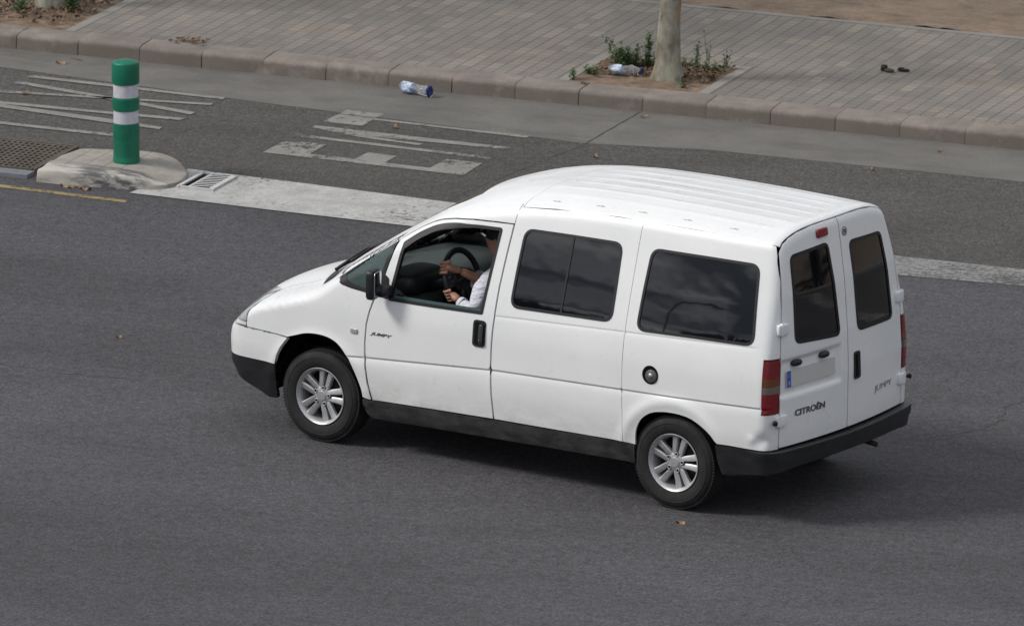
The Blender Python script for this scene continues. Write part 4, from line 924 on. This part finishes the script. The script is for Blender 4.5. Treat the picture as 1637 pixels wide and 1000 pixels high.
# ================================================================== DRIVER
def skin(nodes, edges, levels=2, root=0):
    """nodes: (point, rx, ry); returns the evaluated surface as (verts, faces)"""
    me = bpy.data.meshes.new('tmp'); me.from_pydata([n[0] for n in nodes], edges, []); o = bpy.data.objects.new('tmp', me); COL.objects.link(o)
    bm = bmesh.new(); bm.from_mesh(me); ly = bm.verts.layers.skin.verify(); bm.verts.ensure_lookup_table()
    for v, n in zip(bm.verts, nodes): v[ly].radius = (n[1], n[2] if len(n) > 2 else n[1])
    bm.verts[root][ly].use_root = True; bm.to_mesh(me); bm.free()
    o.modifiers.new('s', 'SKIN').use_smooth_shade = True; sb = o.modifiers.new('b', 'SUBSURF'); sb.levels = levels; sb.render_levels = levels
    dg_ = bpy.context.evaluated_depsgraph_get(); ev = o.evaluated_get(dg_); m2 = ev.to_mesh()
    vs = [v.co.copy() for v in m2.vertices]; fs = [tuple(p.vertices) for p in m2.polygons]; ev.to_mesh_clear(); bpy.data.objects.remove(o); bpy.data.meshes.remove(me)
    return vs, fs
M_SKIN = mat('skin', (.36, .185, .125), .5, spec=.4); bsdf(M_SKIN).inputs['Subsurface Weight'].default_value = .0
setc(M_SKIN, ramp(M_SKIN, noise_tex(M_SKIN, coords(M_SKIN), 18, 4), [(.3, (.40, .205, .14)), (.7, (.52, .29, .205))]))
M_SHIRT = mat('white_shirt', (.70, .71, .80), .8); bump(M_SHIRT, noise_tex(M_SHIRT, coords(M_SHIRT, (1, 1, 2.2)), 14, 4, .6), .9, .03)
M_HAIR = mat('dark_hair', (.012, .009, .008), .6); M_TRS = mat('dark_trousers', (.02, .022, .03), .85)
pel = (-.03, -.42, .76)
J = dict(pel=(-.05, -.42, .76), sp=(-.16, -.42, .95), ch=(-.27, -.42, 1.13), nb=(-.28, -.42, 1.26), nk=(-.275, -.42, 1.35), hd=(-.265, -.42, 1.46),
 ls=(-.29, -.60, 1.19), le=(-.32, -.665, 1.00), lw=(-.475, -.615, 1.065), rs=(-.32, -.25, 1.20), re=(-.46, -.235, 1.09), rw=(-.565, -.475, 1.232),
 lk=(-.50, -.50, .80), lf=(-.85, -.50, .52), rk=(-.50, -.34, .80), rf=(-.85, -.34, .52))
nd = [(J['pel'], .13, .10), (J['sp'], .12, .10), (J['ch'], .13, .10), (J['nb'], .07, .07), (J['nk'], .052, .052), (J['hd'], .075, .075),
 (J['ls'], .052), (J['le'], .042), (J['lw'], .029), (J['rs'], .052), (J['re'], .042), (J['rw'], .029), (J['lk'], .062), (J['lf'], .045), (J['rk'], .062), (J['rf'], .045)]
eg = [(0, 1), (1, 2), (2, 3), (3, 4), (4, 5), (2, 6), (6, 7), (7, 8), (2, 9), (9, 10), (10, 11), (0, 12), (12, 13), (0, 14), (14, 15)]
pb = MB(); vs, fs = skin(nd, eg); pb.add(vs, fs, True)
# head with face: egg-shaped skull, brow, nose, lips, chin, ears; it looks along -X
hc = Vector((-.285, -.42, 1.475)); n = 28; vs = []; fs = []
for i in range(n+1):
    ph = -math.pi/2+math.pi*i/n
    for j in range(2*n):
        th = math.pi*j/n; x = math.cos(ph)*math.cos(th); y = math.cos(ph)*math.sin(th); z = math.sin(ph)
        p = Vector((x*.098, y*.076*(1-.22*max(-z, 0)), z*.122)); fr = max(-x, 0)
        g_ = lambda a, b, c, d: math.exp(-((z-a)/b)**2-((y-c)/d)**2)*(fr > .3)
        p.x -= .024*g_(-.10, .13, 0, .16)+.010*g_(-.20, .06, 0, .22)+.006*g_(.18, .07, 0, .5)+.007*g_(-.46, .05, 0, .28)+.010*g_(-.78, .16, 0, .35)
        p.x += .009*g_(.05, .09, .36, .14)+.009*g_(.05, .09, -.36, .14)
        p += Vector((0, 0, 0)); vs.append(hc+p)
for i in range(n):
    for j in range(2*n): k = (j+1) % (2*n); fs.append((i*2*n+j, i*2*n+k, (i+1)*2*n+k, (i+1)*2*n+j))
pb.add(vs, fs, True)
for s in (-1, 1): pb.rbox((hc.x+.012, hc.y+s*.078, hc.z-.008), (.034, .014, .062), .8, 8)
def rim_pt(g): return sw_c+(sv*math.cos(g)+su*math.sin(g))*SWR
def hand(g, wrist, flip):
    G = rim_pt(g); T = (-sv*math.sin(g)+su*math.cos(g)); Rad = (sv*math.cos(g)+su*math.sin(g)); Dn = (Vector((1, 0, .25))-T*T.dot(Vector((1, 0, .25)))).normalized(); Out = T.cross(Dn).normalized()
    if Out.dot(Rad) < 0: Out = -Out
    wr = Vector(wrist); rr = .0165+.011
    pc = G+Dn*.036+Out*.018; parts = []
    # palm: wrist -> heel -> knuckles, flattened
    kn = G+Out*.034+Dn*.012
    nodes = [(wr, .029, .027), (wr.lerp(pc, .55), .033, .027), (pc, .046, .027), (kn*.5+pc*.5+Out*.008, .047, .020)]
    parts.append(skin(nodes, [(0, 1), (1, 2), (2, 3)]))
    ln = [.92, 1.0, .97, .80]
    for q in range(4):
        off = T*((q-1.5)*.0235*flip); pts = []
        for a in (20, 62, 105, 150, 195):
            aa = R(a)*ln[q]; rad_ = rr*(1.12 if a < 100 else 1.0); pts.append(G+off+Dn*math.cos(aa)*rad_+Out*math.sin(aa)*rad_)
        st = pc+off*.8+Out*.012
        nodes = [(st, .0135)]+[(p, .0125-.0009*i_) for i_, p in enumerate(pts)]
        parts.append(skin(nodes, [(i_, i_+1) for i_ in range(len(nodes)-1)], 2))
    tb = pc-T*flip*.036+Dn*.002; pts = [tb, G-T*flip*.052+Dn*.026-Out*.012, G-T*flip*.040-Out*.028+Dn*.004, G-T*flip*.020-Out*.027-Dn*.016]
    parts.append(skin([(pts[0], .018), (pts[1], .0155), (pts[2], .013), (pts[3], .011)], [(0, 1), (1, 2), (2, 3)]))
    for v_, f_ in parts: pb.add(v_, f_, True)
hand(R(150), J['rw'], 1); hand(R(203), J['lw'], -1)
person = pb.build('person', M_SKIN); tag(person, 'driver in a white shirt gripping the steering wheel with both hands', 'person')
# clothes follow the body a little outside it
nd2 = [((-.05, -.42, .80), .152, .12), ((-.16, -.42, .95), .15, .12), ((-.27, -.42, 1.13), .16, .135), ((-.28, -.42, 1.25), .098, .088), ((-.277, -.42, 1.30), .072, .070),
 (J['ls'], .076, .076), ((-.32, -.665, 1.00), .064, .060), ((-.415, -.63, 1.045), .046, .046), ((-.445, -.622, 1.055), .042, .042), (J['rs'], .076, .076), ((-.40, -.237, 1.13), .064, .064), ((-.462, -.245, 1.10), .062, .062), ((-.515, -.33, 1.145), .056, .056)]
vs, fs = skin(nd2, [(0, 1), (1, 2), (2, 3), (3, 4), (2, 5), (5, 6), (6, 7), (7, 8), (2, 9), (9, 10), (10, 11), (11, 12)])
b = MB(); vs = [v+Vector((noise.noise(v*14), noise.noise(v*14+Vector((5, 0, 0))), noise.noise(v*14+Vector((0, 9, 0)))))*.007 for v in vs]; b.add(vs, fs, True)
b.tube([Vector((-.500, -.315, 1.135)), Vector((-.520, -.350, 1.155))], [.062, .066], 20, caps=False); b.tube([Vector((-.435, -.626, 1.052)), Vector((-.462, -.620, 1.060))], [.043, .040], 18, caps=False)
b.build('shirt', M_SHIRT, person)
vs, fs = skin([((-.03, -.42, .74), .15, .12), ((-.26, -.50, .77), .09, .09), ((-.50, -.50, .80), .075, .075), ((-.84, -.50, .53), .055, .055), ((-.26, -.34, .77), .09, .09), ((-.50, -.34, .80), .075, .075), ((-.84, -.34, .53), .055, .055)], [(0, 1), (1, 2), (2, 3), (0, 4), (4, 5), (5, 6)])
b = MB(); b.add(vs, fs, True); b.build('trousers', M_TRS, person)
b = MB(); vs = []; fs = []
for i in range(n+1):
    ph = -math.pi/2+math.pi*i/n
    for j in range(2*n):
        th = math.pi*j/n; x = math.cos(ph)*math.cos(th); y = math.cos(ph)*math.sin(th); z = math.sin(ph)
        k = 1.07+.02*noise.noise(Vector((x*7, y*7, z*7))); lowcut = (-x*.9+.15) > z*1.0 if x < .1 else z < -.55
        if x < .02 and z < .06: k = .90
        if z < -.45: k = .88
        vs.append(hc+Vector((x*.098*k, y*.078*k, z*.122*k)))
for i in range(n):
    for j in range(2*n): k = (j+1) % (2*n); fs.append((i*2*n+j, i*2*n+k, (i+1)*2*n+k, (i+1)*2*n+j))
b.add(vs, fs, True); b.build('hair', M_HAIR, person)

# ================================================================== TREES, WEEDS, LITTER
def bark():
    m = mat('plane_tree_bark', (.3, .27, .22), .85); v = coords(m, (1, 1, .55))
    a = ramp(m, noise_tex(m, v, 9, 4, .6), [(.34, (.13, .105, .075)), (.44, (.22, .20, .155)), (.50, (.26, .25, .20)), (.60, (.34, .325, .26)), (.70, (.20, .20, .16))])
    a = mix(m, a, (.26, .15, .08), ramp(m, noise_tex(m, coords(m, (1, 1, .4), loc=(3, 3, 3)), 7, 3), [(.60, 0.0), (.66, .7)])); a = mix(m, a, (.07, .06, .05), ramp(m, noise_tex(m, v, 11, 5, .7), [(.62, 0.0), (.72, .6)]))
    setc(m, a); bump(m, noise_tex(m, v, 16, 5), .5, .02); return m
M_BARK = bark()
def leafmat(name, dark, light):
    m = mat(name, light, .6); v = coords(m); setc(m, ramp(m, noise_tex(m, v, 9, 4, .7), [(.3, dark), (.7, light)])); return m
M_LEAF = leafmat('tree_leaves', (.035, .055, .018), (.09, .13, .04)); M_WEED = leafmat('weed_leaves', (.040, .085, .024), (.12, .18, .06)); M_STEM = mat('dry_stem', (.09, .085, .055), .9); M_DRYL = leafmat('dry_leaf', (.22, .13, .06), (.40, .26, .13))
def crown_mesh(name, r, h, nl, ls, seed, mat_, flat=.8):
    g = np.random.default_rng(seed); b = MB(); cl = [(g.normal(size=3)*np.array([.55, .55, .42])*r, g.uniform(.22, .42)*r) for _ in range(16)]
    for _ in range(nl):
        c, cr_ = cl[g.integers(len(cl))]; d = g.normal(size=3); d /= np.linalg.norm(d); p = Vector(c+d*cr_*g.uniform(.55, 1.05)); p.z *= h/r
        u = Vector(g.normal(size=3)).normalized(); w = u.orthogonal().normalized(); l = ls*g.uniform(.6, 1.3)
        b.add([p-u*l*.5, p+w*l*.32, p+u*l*.5, p-w*l*.32], [(0, 1, 2, 3)])
    me = bpy.data.meshes.new(name); me.from_pydata(b.v, [], b.f); me.materials.append(mat_); return me
def plane_tree(s, t, r0_, lean, seed, lab, H=3.6, crn=True):
    root_ = empty('plane_tree', KF(s, t, PT-.01)); tag(root_, lab, 'tree')
    g = random.Random(seed); b = MB(); P = []; Rr = []
    for i in range(25):
        f = i/24; z = H*f; P.append(Vector((lean[0]*z+.02*math.sin(z*2.1+seed), lean[1]*z+.015*math.sin(z*1.7), z))); Rr.append(r0_*(1-.22*f)+r0_*.55*math.exp(-z/.14))
    n_ = 20; vs = []; fs = []
    for i, (p, r_) in enumerate(zip(P, Rr)):
        for j in range(n_):
            a = 2*math.pi*j/n_; k = 1+.10*noise.noise(Vector((math.cos(a)*1.3, math.sin(a)*1.3, p.z*2.2+seed)))+.22*math.exp(-p.z/.10)*math.sin(a*4+seed); vs.append(p+Vector((math.cos(a), math.sin(a), 0))*r_*k)
    for i in range(24):
        for j in range(n_): k = (j+1) % n_; fs.append((i*n_+j, i*n_+k, (i+1)*n_+k, (i+1)*n_+j))
    b.add(vs, fs, True); top = P[-1]
    for k in range(5):
        a = 2*math.pi*k/5+g.random(); q = top-Vector((0, 0, .3*g.random())); e = q+Vector((math.cos(a)*1.3, math.sin(a)*1.3, 1.5)); b.tube([q, q.lerp(e, .5)+Vector((0, 0, .15)), e], [r0_*.5, r0_*.33, r0_*.12], 8)
    b.build('trunk', M_BARK, root_)
    me = crown_mesh('crown', 1.9, 1.5, 2600, .20, seed, M_LEAF); o = bpy.data.objects.new('crown', me); COL.objects.link(o); o.parent = root_; o.location = top+Vector((0, 0, 1.7))
    return root_
plane_tree(5.30, .60, .086, (.05, .0), 3, 'mottled plane tree trunk standing in the square pit beside a plastic bottle')
plane_tree(-.02, 1.02, .095, (-.02, .0), 8, 'pale tree trunk foot at the top left corner behind the kerb')
def weed(s, t, h, nstem, spread, leafy, lab, seed, dry=.0, ls=.028):
    r = random.Random(seed); root_ = empty('weed', KF(s, t, PT-.01)); tag(root_, lab, 'weed', 'weeds growing in the tree pits')
    bs = MB(); bl = MB()
    for k in range(nstem):
        a = r.uniform(0, 2*math.pi); hh = h*r.uniform(.55, 1.0); e = Vector((math.cos(a)*spread*r.random(), math.sin(a)*spread*r.random(), hh)); st = Vector((e.x*.25, e.y*.25, 0)); P = [st.lerp(e, f)+Vector((r.uniform(-.008, .008), r.uniform(-.008, .008), 0)) for f in (0, .35, .7, 1)]
        bs.tube(P, [.003, .0025, .002, .001], 5)
        for q in range(int(leafy*hh/.3)):
            f = r.uniform(.08, 1.0)**.8; i = min(2, int(f*3)); p = P[i].lerp(P[i+1], f*3-i); d = Vector((r.uniform(-1, 1), r.uniform(-1, 1), r.uniform(-.2, .8))).normalized(); w = d.cross(Vector((0, 0, 1))).normalized()*ls*.34; l = ls*r.uniform(.6, 1.4)*(1.2-.5*f)
            p = p+Vector((r.gauss(0, .012), r.gauss(0, .012), r.gauss(0, .008)))
            bl.add([p, p+d*l*.5+w, p+d*l, p+d*l*.5-w], [(0, 1, 2, 3)])
    bs.build('stem', M_STEM, root_); bl.build('leaves', M_WEED, root_)
weed(4.90, .86, .20, 16, .16, 95, 'bushy green weed behind the bottle in the tree pit', 1)
weed(4.86, .80, .30, 3, .14, 80, 'tall weed leaning left behind the bottle', 11)
weed(5.03, .93, .30, 5, .05, 70, 'upright leafy weed left of the tree trunk', 2)
weed(5.00, .98, .09, 22, .26, 70, 'low ragged weeds along the back edge of the pit left of the trunk', 31, ls=.022)
weed(4.80, .95, .14, 12, .10, 60, 'thin weed by the left back corner of the pit', 32, ls=.02)
weed(5.30, 1.02, .10, 14, .14, 60, 'low weed just behind the tree trunk', 33, ls=.02)
weed(5.14, .90, .13, 10, .10, 70, 'low green weed close against the left of the trunk', 12)
weed(5.41, .97, .30, 3, .03, 42, 'thin dark weed right of the tree trunk', 3)
weed(5.47, 1.04, .38, 3, .04, 24, 'tallest spindly weed right of the tree trunk', 4, ls=.022)
weed(5.52, 1.02, .08, 12, .12, 60, 'low weed clump along the back edge of the pit', 5)
weed(5.60, 1.12, .16, 4, .03, 45, 'small weed in the right back corner of the pit', 6)
weed(4.70, .55, .07, 12, .08, 60, 'low weed by the left edge of the pit', 7)
weed(4.64, .30, .10, 4, .03, 60, 'small weed at the front left corner of the pit beside the kerb', 8)
weed(5.50, .42, .055, 4, .03, 50, 'tiny weed in front of the tree trunk', 9)
weed(.24, .86, .30, 9, .09, 80, 'tall green weed in the pit at the top left', 21)
weed(.18, 1.05, .26, 8, .09, 70, 'bushy weed at the top edge beside the left trunk', 22)
weed(-.15, .75, .12, 9, .12, 60, 'low weed in front of the left trunk', 23)
# litter of dry leaves in the pits: uncountable
def litter(name, x0, x1, y0, y1, nl, seed, lab):
    r = random.Random(seed); b = MB()
    for _ in range(nl):
        s_, t_ = r.uniform(x0, x1), y0+(y1-y0)*r.random()**.8; p = Vector((s_, t_, PT+.012+r.random()*.015)); d = Vector((r.uniform(-1, 1), r.uniform(-1, 1), r.uniform(-.2, .35))).normalized(); w = d.orthogonal().normalized(); l = r.uniform(.015, .05)
        b.add([p-d*l*.5, p+w*l*.3, p+d*l*.5, p-w*l*.3], [(0, 1, 2, 3)])
    o = b.build(name, leafmat(name+'_brown', (.05, .03, .016), (.15, .085, .04))); o.matrix_world = MK; tag(o, lab, 'leaf litter', kind='stuff')
litter('leaf_litter', 4.66, 5.65, .55, 1.17, 1000, 5, 'brown dead leaves covering the back of the pit under the trunk')
litter('leaf_litter', -.9, .40, .40, 1.45, 1300, 6, 'brown dead leaves in the tree pit at the top left corner')
def dryleaf(s, t, z, size, rot, lab, m=M_DRYL):
    b = MB(); pts = []
    for k in range(14):
        a = 2*math.pi*k/14; r_ = size*(.55+.45*abs(math.cos(a*2.5+.4)))*(1 if k % 2 else .72); pts.append(Vector((r_*math.cos(a), r_*.62*math.sin(a), .006+.010*math.sin(a*2+rot)+.007*math.cos(a*3))))
    c = Vector((0, 0, .012)); b.add([c]+pts, [(0, 1+k, 1+(k+1) % 14) for k in range(14)], True); b.tube([(size*.7, 0, .006), (size*1.3, .008, .003)], .0016, 5)
    o = b.build('dry_leaf', m); o.location = KF(s, t, z); o.rotation_euler = (0, 0, rot); tag(o, lab, 'leaf', 'dry leaves lying about the road')
dryleaf(.654, -.332, .009, .055, .4, 'orange dry leaf in the gutter at the upper left')
dryleaf(.824, -1.43, .016, .045, 1.2, 'brown dry leaf on the left white lane lettering')
dryleaf(3.81, -1.31, .016, .045, 2.0, 'dry leaf between the white strokes of the middle lane lettering')
dryleaf(9.63, -11.147, .001, .045, .2, 'yellowish dry leaf on the road below the rear wheel')
dryleaf(4.401, -8.118, .001, .028, .7, 'small brown leaf on the road left of the van bumper')
dryleaf(7.551, -1.102, .009, .035, 2.9, 'pale leaf on the road edge above the van roof rear')
dryleaf(7.814, -.327, .009, .03, 1.4, 'brown leaf in the gutter at the right')
dryleaf(5.522, -1.566, .006, .045, 2.2, 'dry leaf on the lane just above the van roof')
dryleaf(5.40, -.18, .009, .04, .9, 'dry leaf at the kerb foot below the tree')
dryleaf(4.771, .20, .137, .05, 2.6, 'brown leaf lying on the kerb stone below the bottle', leafmat('brown_leaf', (.10, .075, .05), (.17, .12, .08)))
for k, (s_, t_, z_) in enumerate(((2.28, -4.09, .002), (2.34, -4.11, .002), (2.42, -4.10, .002), (2.48, -4.12, .002))): dryleaf(s_, t_, z_, .045, k*1.3, ('leftmost', 'second', 'third', 'rightmost')[k]+' of the four dry leaves along the foot of the traffic island')
b = MB(); b.tube([(0, 0, .006), (.05, .012, .007), (.12, .005, .006)], .003, 6); o = b.build('twig', M_STEM); o.location = KF(.66, -.16, .008); o.rotation_euler = (0, 0, R(-2)); tag(o, 'dark twig lying in the gutter at the upper left', 'twig')
# crushed bottles
M_PET = mat('clear_bottle_plastic', (.86, .90, .93), .08); bsdf(M_PET).inputs['Transmission Weight'].default_value = .86; bsdf(M_PET).inputs['IOR'].default_value = 1.2
M_LBL = mat('bottle_label', (.55, .62, .75), .4); setc(M_LBL, ramp(M_LBL, noise_tex(M_LBL, coords(M_LBL), 17, 2), [(.40, (.62, .66, .76)), (.47, (.62, .66, .76)), (.50, (.12, .30, .65)), (.60, (.60, .66, .78)), (.68, (.5, .08, .12))])); M_CAPB = mat('blue_cap', (.02, .03, .16), .35)
def bottle(s, t, z, rot, lab, seed, sc=1.0):
    root_ = empty('plastic_bottle', KF(s, t, z+.042*sc), 0); root_.rotation_euler = (0, 0, rot); tag(root_, lab, 'bottle')
    prof = [(.004, -.14), (.034, -.138), (.044, -.125), (.044, -.07), (.040, -.06), (.044, -.05), (.044, .03), (.042, .05), (.040, .085), (.036, .112), (.030, .128)]
    def crush(v): 
        q = Vector((v.z, v.x, v.y)); k = .5+.5*math.sin(q.x*28+seed); q.z *= 1-.32*k; q.y *= 1+.12*k; q += Vector((0, noise.noise(q*22+Vector((seed, 0, 0)))*.014, noise.noise(q*25+Vector((0, seed, 0)))*.014)); return q*sc
    def part(name, pr, m, par, n_=28):
        bb = MB(); bb.lathe(pr, n_); bb.v = [tuple(crush(Vector(v))) for v in bb.v]; return bb.build(name, m, par)
    bd = part('bottle_body', prof, M_PET, root_); part('label', [(.0455, -.115), (.0458, -.08), (.0455, -.03)], M_LBL, root_); part('cap', [(.030, .118), (.040, .120), (.043, .130), (.038, .138), (.030, .134), (.0, .128)], M_CAPB, root_)
bottle(3.545, -.185, .008, R(KANG-16), 'crushed clear plastic bottle lying in the gutter against the kerb', 1.0, 1.0)
bottle(4.965, .60, PT+.005, R(KANG+6), 'crushed clear bottle with blue label in the tree pit left of the trunk', 4.0, .95)
M_DK = mat('black_litter', (.008, .008, .010), .8); M_BRL = mat('brown_litter', (.05, .04, .035), .8)
b = MB(); b.rbox((0, 0, .025), (.06, .05, .05), .8, 10); b.v = [tuple(Vector(v)+Vector((noise.noise(Vector(v)*30), noise.noise(Vector(v)*30+Vector((3, 0, 0))), 0))*.01) for v in b.v]
lt = b.build('crumpled_litter', M_DK); lt.location = KF(6.72, 1.60, PT); tag(lt, 'black and brown crumpled scrap on the pavement, left of two', 'litter', 'dark scraps on the pavement')
b = MB(); b.rbox((.055, -.015, .014), (.09, .05, .03), .8, 10); b.v = [tuple(Vector(v)+Vector((0, 0, noise.noise(Vector(v)*40)*.008))) for v in b.v]; b.build('brown_tip', M_BRL, lt)
b = MB(); b.rbox((0, 0, .012), (.10, .045, .024), .9, 10); b.rbox((-.02, 0, .022), (.05, .04, .022), .9, 8); lt2 = b.build('crumpled_litter', M_DK); lt2.location = KF(6.865, 1.64, PT); lt2.rotation_euler = (0, 0, R(20)); tag(lt2, 'flat black scrap on the pavement, right of two', 'litter', 'dark scraps on the pavement')
# brown rubbish stain of leaves near the left pit
litter('dry_debris', 1.35, 1.62, .17, .36, 60, 9, 'rusty brown dry debris on the kerb top at the upper left')

# ================================================================== across the road: what the windows mirror
crowns = [crown_mesh('far_crown', 3.0, 2.2, 1500, .75, 50+i, mat('far_leaves', (.03, .045, .02), .8) if i == 0 else bpy.data.materials['far_leaves']) for i in range(2)]
trm = MB(); trm.tube([(0, 0, 0), (0, 0, 5), (.1, 0, 8)], [.22, .17, .10], 8); tr0 = None
for az, ds, tp in ((-136, 62, .9), (-132.5, 66, 1.0), (-129.5, 60, .95), (-127, 63, 1.02), (-124.9, 61, 1.0), (-123.2, 64, .97), (-116.9, 60, 1.0), (-113.5, 64, .95), (-109, 62, 1.0)):
    x, y = ds*math.cos(R(az)), ds*math.sin(R(az))
    i = int(-az*10)
    rt = empty('street_tree', (x, y, 0)); tag(rt, 'dark leafy street tree mirrored in the side windows of the van', 'tree', 'trees mirrored in the side windows')
    if tr0 is None: tr0 = trm.build('trunk', M_BARK, rt)
    else: c_ = tr0.copy(); COL.objects.link(c_); c_.parent = rt
    co = bpy.data.objects.new('crown', crowns[i % 2]); COL.objects.link(co); co.parent = rt; k = random.uniform(.8, 1.1); co.scale = (k*.95, k*.95, 1.9*tp); co.location = (0, 0, 10.6*tp); co.rotation_euler = (0, 0, random.uniform(0, 6))
lp = empty('street_lamp', (-17.0, -30.5, 0)); tag(lp, 'curved street lamp mirrored in the rear side window of the van', 'street lamp')
b = MB(); pts = [(0, 0, 0), (0, 0, 8.3)]+[(.5*(1-math.cos(a)), 0, 8.3+.9*math.sin(a)) for a in np.linspace(.2, 1.45, 7)]+[(.7, 0, 9.25)]; b.tube(pts, [.10, .085]+[.07]*7+[.06], 10); b.build('pole', M_IRON, lp)
b = MB(); b.rbox((1.0, 0, 9.25), (.7, .25, .13), .5, 8); b.build('lamp_head', M_IRON, lp)
bd_ = empty('white_backdrop', (11.5, 27.5, 0), R(66)); tag(bd_, 'white building with dark bands, added for the rear windows to mirror', 'backdrop')  # unseen block added in place of parked white vehicles mirrored in rear windows
M_BW = concrete('backdrop_white', (.55, .54, .52), .08, 2); M_BG = mat('backdrop_dark', (.02, .022, .025), .1)
b = MB(); b.box((0, 0, 4), (6, 9, 8)); b.build('backdrop_body', M_BW, bd_)
for k in range(3):
    b = MB(); b.box((-3.0, -.5+.4*k, 1.0+k*2.5), (.12, 7.6, 1.15)); b.build('dark_band', M_BG, bd_)
for x, y in ((19.5, 19.0), (22.5, 23.5), (17.0, 25.5)):
    rt = empty('park_tree', (x, y, 0)); tag(rt, 'dark park tree mirrored in the rear door windows', 'tree', 'trees mirrored in the rear windows')
    c_ = tr0.copy(); COL.objects.link(c_); c_.parent = rt; c_.scale = (1, 1, .5)
    co = bpy.data.objects.new('crown', crowns[0]); COL.objects.link(co); co.parent = rt; co.location = (0, 0, 4.2); co.scale = (.8, .8, 1.1)
